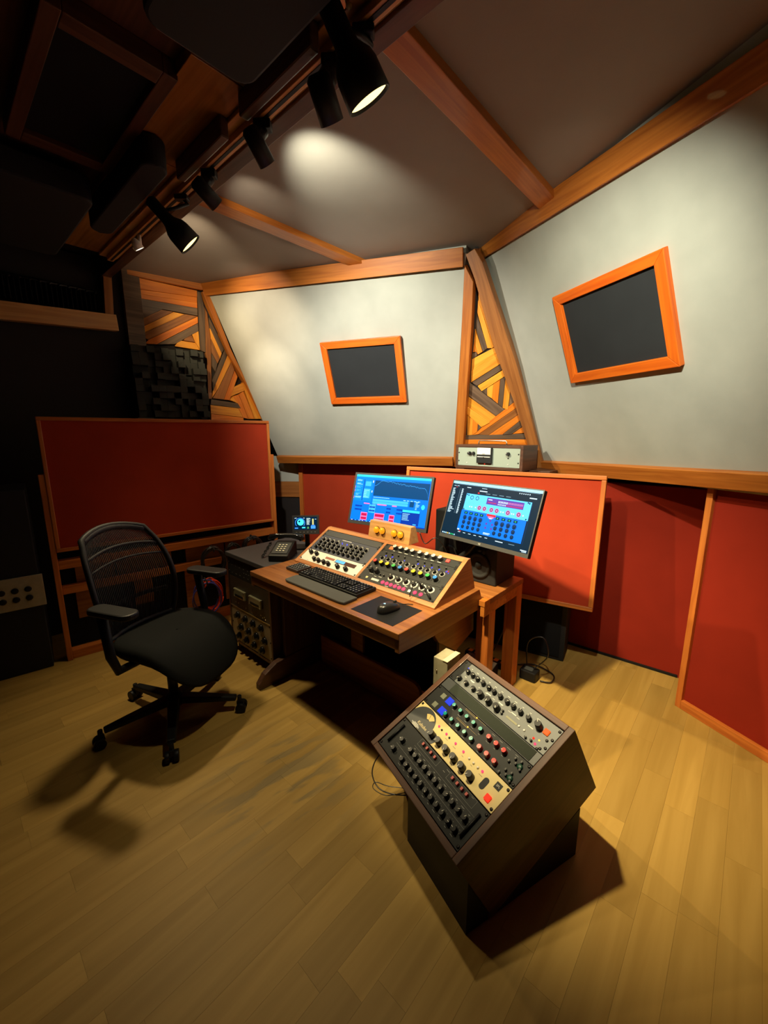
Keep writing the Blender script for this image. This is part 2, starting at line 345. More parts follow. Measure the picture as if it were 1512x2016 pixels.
plate('post', [(0.5141,2.9219,2.6246), (0.5381,2.9119,2.6153), (0.5327,2.9417,2.5530), (0.5219,2.9485,2.5520)], nM, w_grey, .06, wc, .008, 0)

# the mosaic wall at the far left and the wedge beside it
nLW = Vector((0.56928,-0.82214,0.00000)); nM2 = Vector((0.73489,-0.67818,-0.00326))
wl2 = struct(plate('wall_left_corner', [(-1.9817,3.3076,2.7673), (-1.3862,3.7199,2.6962), (-1.5884,3.5799,-0.6175), (-2.2540,3.1191,-0.3473)], nLW, m_dark, .08, front=-.03))
LWP = [
 ('a', [(-1.9040,3.3614,2.6370), (-1.5267,3.6226,2.6185), (-1.5300,3.6204,2.5698), (-1.9054,3.3604,2.5544)]), ('a', [(-1.9054,3.3604,2.5536), (-1.5300,3.6203,2.5690), (-1.5329,3.6184,2.5266), (-1.9036,3.3617,2.5220)]),
 ('a', [(-1.9037,3.3616,2.5212), (-1.5329,3.6183,2.5258), (-1.5344,3.6173,2.4842), (-1.9028,3.3622,2.4907)]), ('g', [(-1.9030,3.3621,2.4892), (-1.5344,3.6173,2.4834), (-1.5363,3.6160,2.4256), (-1.7472,3.4699,2.4349), (-1.8931,3.3689,2.3282)]),
 ('b', [(-1.7536,3.4656,2.4307), (-1.6838,3.5139,2.4284), (-1.8877,3.3726,2.2750), (-1.8962,3.3668,2.3247)]), ('p', [(-1.6832,3.5143,2.4278), (-1.6171,3.5600,2.4236), (-1.8698,3.3850,2.2400), (-1.8866,3.3734,2.2744)]),
 ('b', [(-1.6165,3.5605,2.4237), (-1.5367,3.6157,2.4207), (-1.8492,3.3993,2.1926), (-1.8821,3.3765,2.2168), (-1.8717,3.3837,2.2381)]), ('a', [(-1.5368,3.6157,2.4191), (-1.5381,3.6148,2.3699), (-1.8026,3.4316,2.1667), (-1.8692,3.3855,2.1613), (-1.8480,3.4001,2.1920)]),
 ('g', [(-1.5382,3.6146,2.3674), (-1.5383,3.6146,2.3076), (-1.6923,3.5080,2.1835), (-1.8009,3.4328,2.1654)]), ('p', [(-1.5823,3.5841,2.2765), (-1.5384,3.6145,2.3060), (-1.5386,3.6144,2.1621), (-1.5644,3.5965,2.2127)]),
 ('b', [(-1.6278,3.5527,2.2359), (-1.5862,3.5814,2.2679), (-1.5669,3.5948,2.2156), (-1.6391,3.5448,2.2198)]), ('p', [(-1.6648,3.5270,2.2161), (-1.5645,3.5964,2.2110), (-1.5390,3.6141,2.1571), (-1.6967,3.5050,2.1670)]),
 ('g', [(-1.5284,3.6214,2.6118), (-1.5051,3.6376,2.6098), (-1.4884,3.6492,2.4713), (-1.5050,3.6377,2.1415), (-1.5391,3.6141,2.1554)])]
for k, pts in LWP: plate('plank', pts, nLW, WM[k], .03, wl2, front=-.004 + rnd.uniform(-.004, .004), bevel=.0015)
plate('stile', [(-1.9322,3.3419,2.6418), (-1.9029,3.3622,2.6373), (-1.9095,3.3576,2.1633), (-1.9525,3.3278,2.1573)], nLW, w_brown, .03, wl2, .012, .002)
M2P = [
 ('b', [(-1.4934,3.6504,2.5102), (-1.4762,3.6693,2.4606), (-1.4682,3.6790,2.2328), (-1.4895,3.6582,1.7652), (-1.5106,3.6353,1.7634), (-1.4993,3.6461,2.0845), (-1.5063,3.6382,2.1500)]), ('g', [(-1.4691,3.6772,2.4285), (-1.3910,3.7629,2.1944), (-1.4084,3.7442,2.1558), (-1.4695,3.6771,2.3483)]),
 ('p', [(-1.4691,3.6776,2.3443), (-1.4099,3.7426,2.1520), (-1.4224,3.7292,2.1086), (-1.4678,3.6794,2.2620)]), ('b', [(-1.4674,3.6798,2.2579), (-1.4238,3.7278,2.1066), (-1.4400,3.7104,2.0644), (-1.4712,3.6762,2.1485)]),
 ('g', [(-1.4715,3.6759,2.1443), (-1.4414,3.7089,2.0624), (-1.4568,3.6926,1.9897), (-1.4751,3.6725,2.0380)]), ('g', [(-1.3893,3.7648,2.1904), (-1.3743,3.7812,2.1451), (-1.4786,3.6697,1.8358), (-1.4798,3.6681,1.9134)]),
 ('p', [(-1.3731,3.7825,2.1427), (-1.3520,3.8057,2.0969), (-1.4466,3.7043,1.8567), (-1.4863,3.6616,1.7768), (-1.4795,3.6688,1.8314)]), ('b', [(-1.3508,3.8069,2.0936), (-1.3356,3.8238,2.0291), (-1.4176,3.7362,1.7650), (-1.4842,3.6639,1.7700), (-1.4454,3.7055,1.8542)]),
 ('a', [(-1.3344,3.8251,2.0257), (-1.3169,3.8443,1.9729), (-1.3796,3.7774,1.7628), (-1.4156,3.7383,1.7652)]), ('p', [(-1.2763,3.8885,1.9303), (-1.2786,3.8864,1.8559), (-1.3732,3.7841,1.7939), (-1.3432,3.8162,1.8815)]),
 ('p', [(-1.2932,3.8702,1.9255), (-1.2710,3.8943,1.9246), (-1.1710,4.0041,1.6062), (-1.2188,3.9523,1.6046)]), ('a', [(-1.3179,3.8440,1.8190), (-1.2859,3.8785,1.8496), (-1.2203,3.9507,1.6045), (-1.2625,3.9050,1.6031)]),
 ('a', [(-1.3597,3.7987,1.7969), (-1.3193,3.8424,1.8179), (-1.2640,3.9034,1.6031), (-1.3003,3.8640,1.6149)]), ('p', [(-1.3789,3.7781,1.7628), (-1.3612,3.7972,1.7950), (-1.3287,3.8326,1.7403)]),
 ('g', [(-1.4954,3.6519,1.7604), (-1.3288,3.8325,1.7394), (-1.3103,3.8528,1.6955), (-1.5010,3.6460,1.7164)]), ('p', [(-1.5011,3.6459,1.7137), (-1.3131,3.8497,1.6944), (-1.2960,3.8686,1.6170), (-1.5022,3.6450,1.6409)]),
 ('a', [(-1.5023,3.6449,1.6391), (-1.2976,3.8669,1.6132), (-1.2968,3.8680,1.5719), (-1.5065,3.6408,1.5665)])]
M2o = [Vector(p) for p in ((-1.5075,3.6346,2.6262), (-1.4596,3.6864,2.6425), (-1.1084,4.0727,1.4469), (-1.5596,3.5838,1.4510))]
wl3 = struct(plate('wall_left_wedge', M2o, nM2, m_dark, .05, front=-.025))
for k, pts in M2P: plate('plank', pts, nM2, WM[k], .025, wl3, front=rnd.uniform(-.004, .004), bevel=.0015)
plate('post', [(-1.5050,3.6374,2.6097), (-1.4706,3.6746,2.6165), (-1.3628,3.7935,2.2027), (-1.2682,3.8973,1.9249), (-1.1639,4.0118,1.5948), (-1.1700,4.0052,1.5946), (-1.2759,3.8890,1.9093), (-1.3756,3.7798,2.1449)], nM2, w_trim, .03, wl3, .03, .002)
t5 = struct(board('trim_5', (-1.9434,3.3341,2.6365), (-1.4956,3.6442,2.6215), (0, 0, 1), .075, .03, nLW, w_trim))

# lower walls
LFn = Vector((-math.sin(R(-20.5)), math.cos(R(-20.5)), 0))
la = Vector((-0.8381,4.1806,0.9211)); lb = Vector((0.6750,3.6148,0.9964))
la.z = lb.z = 0
def upright(name, a, b, n, z0, z1, thick, m, parent=None, lift=0):
    # a vertical panel from a to b (plan points, left to right as seen), its front at lift along the room-side normal
    a, b = Vector(a), Vector(b); a.z = b.z = 0
    x = (b-a).normalized(); M = frame(a, x, z=UP)
    return MB().box(0, (b-a).length, -lift, thick, z0, z1).build(name, m, parent, inp(parent, M), .002)
wfl = struct(upright('wall_front_lower', la, lb + UL*.9, LFn, 0, 1.22, .1, m_red))
upright('post', la - UL*.03, la + UL*.012, LFn, 0, 1.22, .1, w_frame[2], wfl, .022)
# cream return beside it with its chair rail
ra = la - UL*.02; rb = Vector((-0.8381,4.1806,0.9211)); rb.z = 0
rdir = (Vector((-1.12, 4.0, 0)) - Vector((ra.x, ra.y, 0)))
wret = struct(upright('wall_front_return', Vector((ra.x, ra.y, 0)) - UL*.9 - NL*.22, Vector((ra.x, ra.y, 0)) + NL*.02, LFn, .98, 1.24, .05, m_cream))
upright('chair_rail', Vector((ra.x, ra.y, 0)) - UL*.9 - NL*.22, Vector((ra.x, ra.y, 0)) + NL*.02, LFn, .82, .98, .05, w_brown, wret, .015)
upright('lower_panel', Vector((ra.x, ra.y, 0)) - UL*.9 - NL*.22, Vector((ra.x, ra.y, 0)) + NL*.02, LFn, 0, .82, .05, m_dark, wret)
# recessed red wall on the right and the baffle that stands before it
fa, fb = Vector((1.4241,2.5840,0.0000)), Vector((1.8017,2.2685,0.0000)); fd = (fb-fa).normalized()
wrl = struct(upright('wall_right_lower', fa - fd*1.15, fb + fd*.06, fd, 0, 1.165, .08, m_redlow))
upright('ledge', fa - fd*1.10, fa - fd*.36, fd, 1.166, 1.215, .45, w_walnut[0], wrl, .01)
struct(upright('baseboard_right', fa - fd*1.15, fb, fd, 0, .018, .02, m_black, None, .006))
ba, bb = Vector((1.6263,2.0156,0.0000)), Vector((1.7647,1.6230,0.0000)); bd = (bb-ba).normalized(); bn = Vector((bd.y, -bd.x, 0))
if bn.y > 0: bn = -bn
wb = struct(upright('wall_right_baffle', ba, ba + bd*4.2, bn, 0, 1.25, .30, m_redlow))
upright('stile', ba - bd*.002, ba + bd*.028, bn, 0, 1.25, .06, w_frame[2], wb, .022)
upright('bottom_rail', ba + bd*.028, ba + bd*4.2, bn, 0, .05, .03, w_frame[0], wb, .022)

# left wall: dark cloth, a high window with a black curtain, its sill board
WDIR = Vector((math.cos(R(48)), math.sin(R(48)), 0)); wl0 = Vector((-1.96, 3.34, 0))
wll = struct(upright('wall_left', wl0 - WDIR*4.5, wl0, WDIR, 0, 2.7, .1, m_dark))
upright('post', wl0 - WDIR*.02, wl0 + WDIR*.10, WDIR, 0, 2.68, .06, w_grey, wll, .05)

# ------------------------------------------------------------------ ceiling
def cpoly(name, pts, z0, z1, m, parent, kind=None):
    # polygon in the room's axes (across, along)
    return MB().prism(pts, z0, z1).build(name, m, parent, ROOM, .003)
for u0, u1 in ((-4.4, -2.31), (-2.21, -1.015), (-.925, 2.9)):
    cpoly('ceiling_panel', [(u0, 1.02), (u1, 1.02), (u1, 4.6), (u0, 4.6)], 2.668, 2.72, m_ceil, ceil)
for k, u in enumerate((-2.26, -.97)):
    struct(MB().box(0, 3.5, -.05, .05, 2.635, 2.72).build('trim_%d' % (6+k), w_trim, None, frame(dp(u, 1.02), E2, z=UP), .003))
struct(MB().box(-4.3, 3.0, 1.0, 1.06, 2.575, 2.72).build('trim_10', w_walnut[0], None, ROOM, .003))
struct(MB().box(-3.26, 3.0, .90, 1.0, 2.585, 2.72).build('trim_11', w_light[0], None, ROOM, .003))
w_lac = wood('lacquered_board', (.24, .095, .016), (.36, .15, .028), 0, rough=.25)
m_plaster = mat('mauve_board', (.30, .20, .19), .7, var=.08, vscale=4)
# boarded soffit left of the track
bs = struct(MB().box(-3.26, 3.0, -.9, .90, 2.64, 2.72).build('ceiling_board', w_walnut[0], None, ROOM)); bs['kind'] = 'structure'
for u0, u1 in ((-3.26, -2.62), (-2.615, -2.02), (-2.015, -1.42), (-1.415, -.82), (-.815, -.2)):
    MB().box(u0, u1, .70 if u0 < -2 else .60, .899, 2.60, 2.64).build('plank', w_lac if u0 < -2.0 else m_plaster, bs, None, .002)
# square hatch frame with a black acoustic panel
M = ROOM @ T(-2.26, .36, 2.585)
h = thing('ceiling_hatch', 'square wood-framed black panel set in the dark ceiling left of the track', 'ceiling panel', M)
HW, HD = .73, .345
MB().box(0, HW, 0, .045, 0, .055).build('frame_rail', w_walnut[0], h, None, .003); MB().box(0, HW, HD-.045, HD, 0, .055).build('frame_rail', w_walnut[0], h, None, .003)
MB().box(0, .065, .045, HD-.045, 0, .055).build('frame_rail', w_walnut[1], h, None, .003); MB().box(HW-.065, HW, .045, HD-.045, 0, .055).build('frame_rail', w_walnut[1], h, None, .003)
MB().box(.05, HW-.05, .03, HD-.03, .02, .055).build('panel', m_blackcloth, h)
def rounded(x0, x1, y0, y1, r, n=6):
    p = []
    for cx, cy, a in ((x1-r, y1-r, 0), (x0+r, y1-r, 90), (x0+r, y0+r, 180), (x1-r, y0+r, 270)):
        for i in range(n+1): t = R(a + 90*i/n); p.append((cx + r*math.cos(t), cy + r*math.sin(t)))
    return p
for x0, x1, y0, y1, lab in ((-2.66, -1.86, .70, .80, 'black rounded foam baffle hung on the ceiling beside the square hatch, toward the track'),
        (-1.28, -.35, .50, .80, 'black rounded foam baffle at the top edge of the photo left of the big spotlight'),
        (-3.2, -2.35, .30, .66, 'black rounded foam baffle at the far left ceiling above the curtain window')):
    tag(MB().prism(rounded(x0, x1, y0, y1, .05), 2.49, 2.597).build('foam_baffle', m_soft, None, ROOM, .01), lab, 'foam panel', 'foam baffles on the ceiling')
for x0, x1, y0, lab in ((-1.45, -1.06, .865, 'dark wooden block on the ceiling next to the unlit spotlight'), (-1.97, -1.58, .865, 'dark wooden block on the ceiling next to the small gimbal spotlight')):
    tag(MB().box(x0, x1, y0, y0+.035, 2.53, 2.60).build('wooden_block', w_walnut[0], None, ROOM, .006), lab, 'wood block', 'wooden blocks beside the light track')
# glass ceiling lamp at the top edge
gl = thing('ceiling_glass', 'gold-rimmed glass ceiling fitting at the top edge above the big spotlight', 'ceiling light', ROOM @ T(-.965, .885, 2.60))
MB().lathe([(.03, 0), (.034, -.012), (.02, -.02)], 20).build('base', mat('brass', (.6, .42, .12), .25, 1), gl)
for i in range(6):
    t = i*math.pi/3; MB().sphere((.03*math.cos(t), .03*math.sin(t), -.012), .012, (1, 1, .8)).build('glass_drop', mat('amber_glass', (.6, .5, .2), .1, spec=1, coat=1), gl)
g2 = thing('reflection_plate', 'amber reflection shaped as a small shiny plate on the ceiling board above the cup spotlight', 'reflection', ROOM @ T(-2.26, .86, 2.60))  # lamp reflection on the board, modelled as a solid plate
MB().box(-.06, .06, -.025, .025, -.006, 0).build('plate', mat('amber_reflection', (.45, .25, .04), .12, .7), g2, None, .003)

# ------------------------------------------------------------------ light track and spotlights
tr = thing('light_track', 'long slim track along the ceiling edge carrying the spotlights', 'light track', ROOM @ T(-3.24, .954, 2.56))
MB().box(0, 4.6, -.018, .018, 0, .026).build('rail', w_light[0], tr, None, .002)
MB().box(.02, 4.58, -.006, .006, -.002, .004).build('slot', m_black, tr)
def lamp_light(nm):
    for n, p, aim, pw, cone, bl, col, rad in LAMPS:
        if n == nm:
            d = bpy.data.lights.new('spot_' + n, 'SPOT'); d.energy = pw; d.color = col; d.spot_size = R(cone); d.spot_blend = bl; d.shadow_soft_size = rad
            o = bpy.data.objects.new('spot_' + n, d); COL.objects.link(o); o.location = p
            o.rotation_euler = (Vector(aim) - Vector(p)).to_track_quat('-Z', 'Y').to_euler(); return Vector(p), (Vector(aim)-Vector(p)).normalized()
def on_track(p): u = Vector(p).dot(E1); return dp(u, .954, 2.558)
m_refl = mat('lit_reflector', (.9, .8, .5), .3, emit=(1, .80, .30), es=1.6)
def spot(nm, kind, label, s=1.0, ax=None):
    p, d = lamp_light(nm)
    if ax is not None: d = Vector(ax).normalized()
    top = on_track(p - d*.12); t = thing('track_spotlight', label, 'spotlight', Matrix.Translation(top), 'spotlights on the ceiling track')
    q = p - d*.012 - top           # the mouth, seen from the fixture's own origin
    D = Matrix.Translation(q) @ d.to_track_quat('Z', 'Y').to_matrix().to_4x4()
    fin = dict(bell=m_black, gimbal=m_metal, white=m_white)[kind]
    if kind == 'bell':
        MB().lathe([(.014*s, -.222), (.029*s, -.212), (.030*s, -.130), (.034*s, -.112), (.054*s, -.085), (.060*s, -.065), (.064*s, .002), (.060*s, .002), (.058*s, -.03), (.03*s, -.09)], 28, D, cap=False).build('housing', m_black, t)
        MB().lathe([(.0001, -.028), (.054*s, -.026), (.0565*s, -.006)], 28, D, cap=False).build('lens', m_refl, t)
        back = D @ Vector((0, 0, -.16))
        MB().box(-.03, .03, -.018, .018, -.02, 0).build('adapter', m_black, t, None, .004)
        MB().tube([(0, 0, -.01), (.02, .012, -.03), back*.6 + Vector((.03, .02, 0)), back], .008, 8).build('arm', m_black, t)
    elif kind == 'gimbal':
        MB().box(-.03, .03, -.018, .018, -.03, 0).build('adapter', m_black, t, None, .004)
        a = D @ Vector((0, 0, -.075))
        MB().cyl((0, 0, -.03), a, .022*s, .024*s, 14).build('arm', m_metal, t)
        MB().lathe([(.022*s, -.11), (.030*s, -.10), (.031*s, .0), (.028*s, .0), (.026*s, -.02)], 22, D, cap=False).build('housing', m_black, t)
        MB().lathe([(.0001, -.026), (.026*s, -.024), (.027*s, -.01)], 20, D, cap=False).build('lens', m_refl if nm != 'dark' else m_glass, t)
        MB().tube([Vector((0, .02, -.02)), Vector((-.03, .03, -.05)), Vector((-.03, .02, -.08)), a], .003, 6).build('cord', m_black, t)
        if nm == 'slot': MB().box(-.006, .006, .029, .033, -.075, -.03, D).build('vent', g_white, t)
    else:
        MB().cyl((0, 0, 0), (0, 0, -.05), .010, .010).build('arm', m_white, t)
        MB().lathe([(.010, -.06), (.022, -.04), (.026, -.006), (.024, -.006)], 18, D, cap=False).build('housing', m_white, t)
        MB().lathe([(.0001, -.02), (.02, -.018), (.023, -.008)], 18, D, cap=False).build('lens', g_white, t)
        MB().cyl((.0, 0, -.045), (-.035, -.01, -.075), .008, .013).build('second_head', m_white, t)
spot('big', 'bell', 'big black bell-shaped spotlight, largest and nearest on the track', 1.0, (.494, .326, -.81))
spot('dark', 'gimbal', 'unlit-looking black cylinder spotlight just left of the big bell spotlight', 1.2, (.30, .62, -.72))
spot('slot', 'gimbal', 'black cylinder spotlight with a bright lit slot, above the round glow on the ceiling', 1.0, (.38, .62, -.66))
spot('small', 'gimbal', 'small black gimbal spotlight at the end of the shorter ceiling beam', 1.0, (.55, .62, -.55))
spot('cup', 'bell', 'black bell-shaped spotlight with lit mouth, the smaller-looking farther one', .90, (.62, .35, -.70))
spot('white', 'white', 'little white spotlight with a dazzling bulb at the far left end of the track', 1.0, (.25, .3, -.6))
lamp_light('far'); lamp_light('added_far_b'); lamp_light('white_b'); lamp_light('white_c'); lamp_light('white_d'); lamp_light('added_glow_a'); lamp_light('added_glow_b')

# ------------------------------------------------------------------ framed grilles on the soffits
def grille(c, n, u, label, Wd=.675, Hd=.498):
    n = Vector(n); M = frame(c, u, z=n); t = thing('framed_grille', label, 'framed panel', M, 'framed black grilles on the cream walls')
    b = .052
    for nm, pts in (('frame_rail', [(-Wd/2, Hd/2), (Wd/2, Hd/2), (Wd/2-b, Hd/2-b), (-Wd/2+b, Hd/2-b)]), ('frame_rail', [(-Wd/2, -Hd/2), (-Wd/2+b, -Hd/2+b), (Wd/2-b, -Hd/2+b), (Wd/2, -Hd/2)])):
        MB().prism(pts, 0, .032).build(nm, w_gr[0], t, None, .003)
    for nm, pts in (('frame_stile', [(-Wd/2, Hd/2), (-Wd/2+b, Hd/2-b), (-Wd/2+b, -Hd/2+b), (-Wd/2, -Hd/2)]), ('frame_stile', [(Wd/2, Hd/2), (Wd/2, -Hd/2), (Wd/2-b, -Hd/2+b), (Wd/2-b, Hd/2-b)])):
        MB().prism(pts, 0, .032).build(nm, w_gr[1], t, None, .003)
    MB().box(-Wd/2+.04, Wd/2-.04, -Hd/2+.04, Hd/2-.04, .0, .014).build('grille_cloth', m_grille, t)
w_gr = [wood('red_orange_wood_%d' % a, (.68, .105, .006), (.88, .185, .012), a) for a in range(2)]
grille((-0.1575,3.4485,1.9596), nL, UL, 'smaller-looking framed black grille on the cream wall straight ahead')
grille((1.1727,2.2328,2.0137), nR, UR, 'larger-looking framed black grille on the right-hand cream wall')

# ------------------------------------------------------------------ shared small pieces
def knob_mesh(name, r, h, m, cap=None, line=m_print, skirt=None, n=14):
    b = MB(); mats = [m, cap or m, line, skirt or m]
    z0 = 0
    if skirt: b.lathe([(r*1.55, 0), (r*1.5, .0015)], n, None, 3); z0 = .0015
    b.lathe([(r*1.05, z0), (r, h*.25), (r*.92, h*.9), (r*.84, h)], n, None, 0, True, cap is None)
    if cap: b.lathe([(r*.9, h), (r*.86, h + h*.12)], n, None, 1)
    b.box(-r*.09, r*.09, r*.25, r*.95, h, h*1.06 + (h*.12 if cap else 0), None, 2)
    return b.mesh(name, mats)
K_blk = knob_mesh('knob', .0098, .017, m_knob)
K_big = knob_mesh('knob', .0125, .020, m_knob, m_knobg)
K_chk = knob_mesh('knob', .0130, .022, m_knobg, m_knob)
K_teal = knob_mesh('knob', .0085, .015, m_knob, mat('teal_cap', (.01, .30, .26), .25))
K_redc = knob_mesh('knob', .0095, .015, mat('maroon_knob', (.25, .012, .012), .3), mat('red_cap', (.55, .012, .012), .25))
K_sil = knob_mesh('knob', .0125, .019, m_knobg, mat('silver_cap', (.62, .60, .54), .35, .3), m_knob)
K_tiny = knob_mesh('knob', .0045, .008, m_knob)
K_ring = knob_mesh('knob', .0095, .015, m_knob, None, m_print, m_dim)
K_wring = knob_mesh('knob', .0115, .018, m_knob, None, m_print, m_print)
CAPC = dict(r=(.55, .03, .02), y=(.75, .50, .01), g=(.02, .30, .05), b=(.01, .16, .50))
K_cap = {k: knob_mesh('knob', .0122, .021, m_knob, mat('cap_' + {'r': 'red', 'y': 'yellow', 'g': 'green', 'b': 'blue'}[k], c, .35)) for k, c in CAPC.items()}
def lamp_mesh(name, r, m): return MB().lathe([(r, 0), (r*.9, r*.6), (r*.4, r*.95)], 10).mesh(name, m)
L_pink = lamp_mesh('lamp', .0045, g_pink); L_red = lamp_mesh('lamp', .004, g_red); L_amb = lamp_mesh('lamp', .003, g_amber)
L_blue = lamp_mesh('lamp', .0028, g_blue); L_cream = lamp_mesh('button', .0042, m_white)
L_btnk = lamp_mesh('button', .0038, m_knobg)
L_redb = MB().box(-.004, .004, -.005, .005, 0, .010).mesh('button', mat('red_button', (.45, .06, .05), .4))
SCREW = MB().lathe([(.0052, 0), (.0048, .0022), (.002, .003)], 10).mesh('screw', m_screw)
SCREW_S = MB().lathe([(.0045, 0), (.004, .002)], 10).mesh('screw', m_steel)
def put(me, parent, x, y, z=0, rot=0):
    return link(me.name.split('.')[0], me, parent, T(x, y, z) @ RZ(rot))
def text(s, size, m, parent, x, y, z=.0006, name='lettering', align='CENTER', rot=0, bold=0):
    c = bpy.data.curves.new(name, 'FONT'); c.body = s; c.size = size; c.align_x = align; c.align_y = 'CENTER'; c.extrude = .0002; c.offset = bold; c.resolution_u = 2
    o = bpy.data.objects.new('tmp', c); COL.objects.link(o)
    me = bpy.data.meshes.new_from_object(o.evaluated_get(bpy.context.evaluated_depsgraph_get())); bpy.data.objects.remove(o)
    me.name = name; me.materials.clear(); me.materials.append(m)
    return link(name, me, parent, T(x, y, z) @ RZ(rot))
def dashes(parent, rows, m, name='printed_marks', z=.0003, w=.010, h=.0016, seed=1):
    # small lines of print too fine to read: one joined part
    r = random.Random(seed); b = MB()
    for x, y in rows:
        ww = w*r.uniform(.5, 1.1); b.quad(x - ww/2, x + ww/2, y - h/2, y + h/2, z)
    o = b.build(name, m, parent); o['kind'] = 'stuff'; return o
def ringmarks(b, x, y, r, n=11, s=.0013, z=.0003):
    for i in range(n):
        t = R(-60 + 300*i/(n-1)); b.quad(x + r*math.cos(t) - s, x + r*math.cos(t) + s, y + r*math.sin(t) - s, y + r*math.sin(t) + s, z)

# ------------------------------------------------------------------ the desk
DH = .715
dO = Vector((-.755, 2.191, 0)); DM = yawf(dO, -42.2)
desk = thing('mixing_desk', 'brown wooden console desk with deep apron, standing on the floor before the two screens', 'desk', DM)
MB().box(0, 1.094, 0, .62, DH-.028, DH).build('desktop', w_desk[0], desk, None, .003)
MB().box(0, 1.094, .004, .026, DH-.075, DH-.028).build('front_apron', w_desk[0], desk, None, .003)
MB().prism([(.004, DH-.001), (.004, DH-.086), (.20, DH-.100), (.66, DH-.11), (.668, DH-.09), (.625, DH-.001)], 1.072, 1.0945, None, 0, 'x').build('side_apron', w_desk[1], desk, None, .002)
MB().prism([(.004, DH-.03), (.004, DH-.086), (.62, DH-.10), (.62, DH-.03)], .0005, .022, None, 0, 'x').build('side_apron', w_desk[1], desk, None, .002)
MB().prism([(.17, 0.03), (.58, .03), (.58, DH-.09), (.17, DH-.09)], .03, .055, None, 0, 'x').build('side_panel', w_walnut[2], desk, None, .003)
MB().prism([(.30, DH-.10), (.70, DH-.10), (.71, .44), (.54, .39), (.38, .50)], 1.0, 1.024, None, 0, 'x').build('side_panel', w_desk[1], desk, None, .003)
MB().box(.985, 1.0, .42, .60, .0, DH-.09).build('leg', w_walnut[2], desk, None, .003)
foot = [(-.02, .0), (-.02, .035), (.02, .085), (.10, .125), (.20, .135), (.60, .135), (.60, 0)]
MB().prism(foot, .02, .062, None, 0, 'x').build('foot', w_walnut[1], desk, None, .006)
MB().prism([(.36, 0), (.36, .10), (.42, .135), (.60, .135), (.60, 0)], .985, 1.03, None, 0, 'x').build('foot', w_walnut[1], desk, None, .006)
MB().prism(rounded(.10, .90, .0, .20, .06)[0:7] + [(.10, .20), (.10, 0), (.90, 0)], .408, .43, None, 0, 'y').build('stretcher', w_brown, desk, None, .003)
MB().box(.36, .46, .430, .45, .20, .40).build('brace', w_brown, desk, None, .003)
MB().box(.06, .985, .56, .58, .05, DH-.08).build('back_panel', m_dark, desk, None, .002)
MB().box(.79, 1.035, .034, .232, DH, DH+.0012).build('mat_inset', m_black, desk)

# a black equipment box in the knee space
tag(MB().box(.10, .34, .44, .55, 0, .42).build('power_supply', m_soft, None, DM, .005), 'black box standing in the dark knee space at the left under the desk', 'equipment')

# ------------------------------------------------------------------ sloped console rack on the desk
cO = DM @ Vector((.06, .283, DH)); SL = R(30.35)
con = thing('console_rack', 'sloped two-bay wooden rack of mixing gear standing on the desk', 'rack', DM @ T(.06, .283, DH))
PRF = [(-.0086, .0), (-.0086, .0074), (.264, .167), (.285, .167), (.34, 0)]
for nm, x0, x1 in (('side_panel', -.022, -.001), ('divider', .4836, .5026), ('side_panel', .9872, 1.009)):
    MB().prism(PRF, x0, x1, None, 0, 'x').build(nm, w_cons[1], con, None, .0015)
MB().prism([(-.0086, 0), (-.0086, .0074), (.012, .0195), (.018, .0)], -.001, .9872, None, 0, 'x').build('front_lip', w_cons[0], con, None, .001)
MB().prism([(.2445, .1555), (.264, .167), (.285, .167), (.34, 0), (.325, 0)], -.001, .9872, None, 0, 'x').build('back_rail', w_cons[0], con, None, .001)
def cface(x, y): return T(x, .013, .02) @ RX(math.degrees(SL)) @ T(0, y, -.001)
def module(parent, Mx, wd, ht, m, name, label=None, y0=0):
    o = MB().box(0, wd, 0.0006, ht-.0006, -.014, 0).build(name, m, parent, Mx, .0006, 1)
    if label: o['label'] = label
    return o
W19 = .4826
def ears(o, ht, xs=(.008, W19-.008), ys=None, me=None):
    for x in xs:
        for y in (ys or (.008, ht-.008)): put(me or SCREW, o, x, y)
# left bay, bottom to top: cream preamp, black equaliser, blank
a = module(con, cface(0, 0), W19, .0889, m_white, 'preamp_unit', 'cream faced rack unit with lit blue display')
ears(a, .0889)
for x, y in ((.054, .062), (.105, .062), (.125, .023), (.165, .021), (.212, .021), (.252, .020), (.328, .022), (.395, .022)): put(K_big, a, x, y, 0, rnd.uniform(-120, 120))
MB().box(.275, .437, .046, .070, 0, .0015).build('display', mat('display_glass', (.09, .045, .04), .15), a)
b = MB()
for i in range(2): b.quad(.279, .350, .050 + i*.0095, .0575 + i*.0095, .0018)
b.build('bar_graph', g_cyan, a)
put(L_blue, a, .145, .028)
MB().box(.185, .262, .052, .068, 0, .0006).build('name_plate', mat('rust_print', (.30, .10, .07), .6), a)
dashes(a, [(.07 + i*.045, .008 + (i % 2)*.031) for i in range(9)], m_dim, w=.02)
a = module(con, cface(0, .0889), W19, .1334, mat('navy_panel', (.045, .05, .075), .45), 'equalizer_unit', 'dark blue rack unit crowded with black knobs')
ears(a, .1334)
for r in range(4):
    for c in range(10):
        if r < 3 or c not in (4, 5): put(K_ring if r else K_blk, a, .045 + c*.0405 + (r % 2)*.006, .022 + r*.023, 0, rnd.uniform(-130, 130))
bm = MB()
for c in range(10):
    if c in (4, 5): continue
    x = .045 + c*.0405; bm.box(x-.013, x+.013, .103, .117, 0, .0012)
bm.build('value_windows', m_pgrey, a)
dashes(a, [(.045 + c*.0405, .110) for c in range(10) if c not in (4, 5)], m_print, w=.018, h=.003, z=.0015)
for x, y in ((.205, .103), (.247, .103), (.212, .096), (.252, .097)): put(L_blue, a, x, y)
dashes(a, [(.19 + i*.01, .125) for i in range(8)], m_print, w=.012, h=.004)
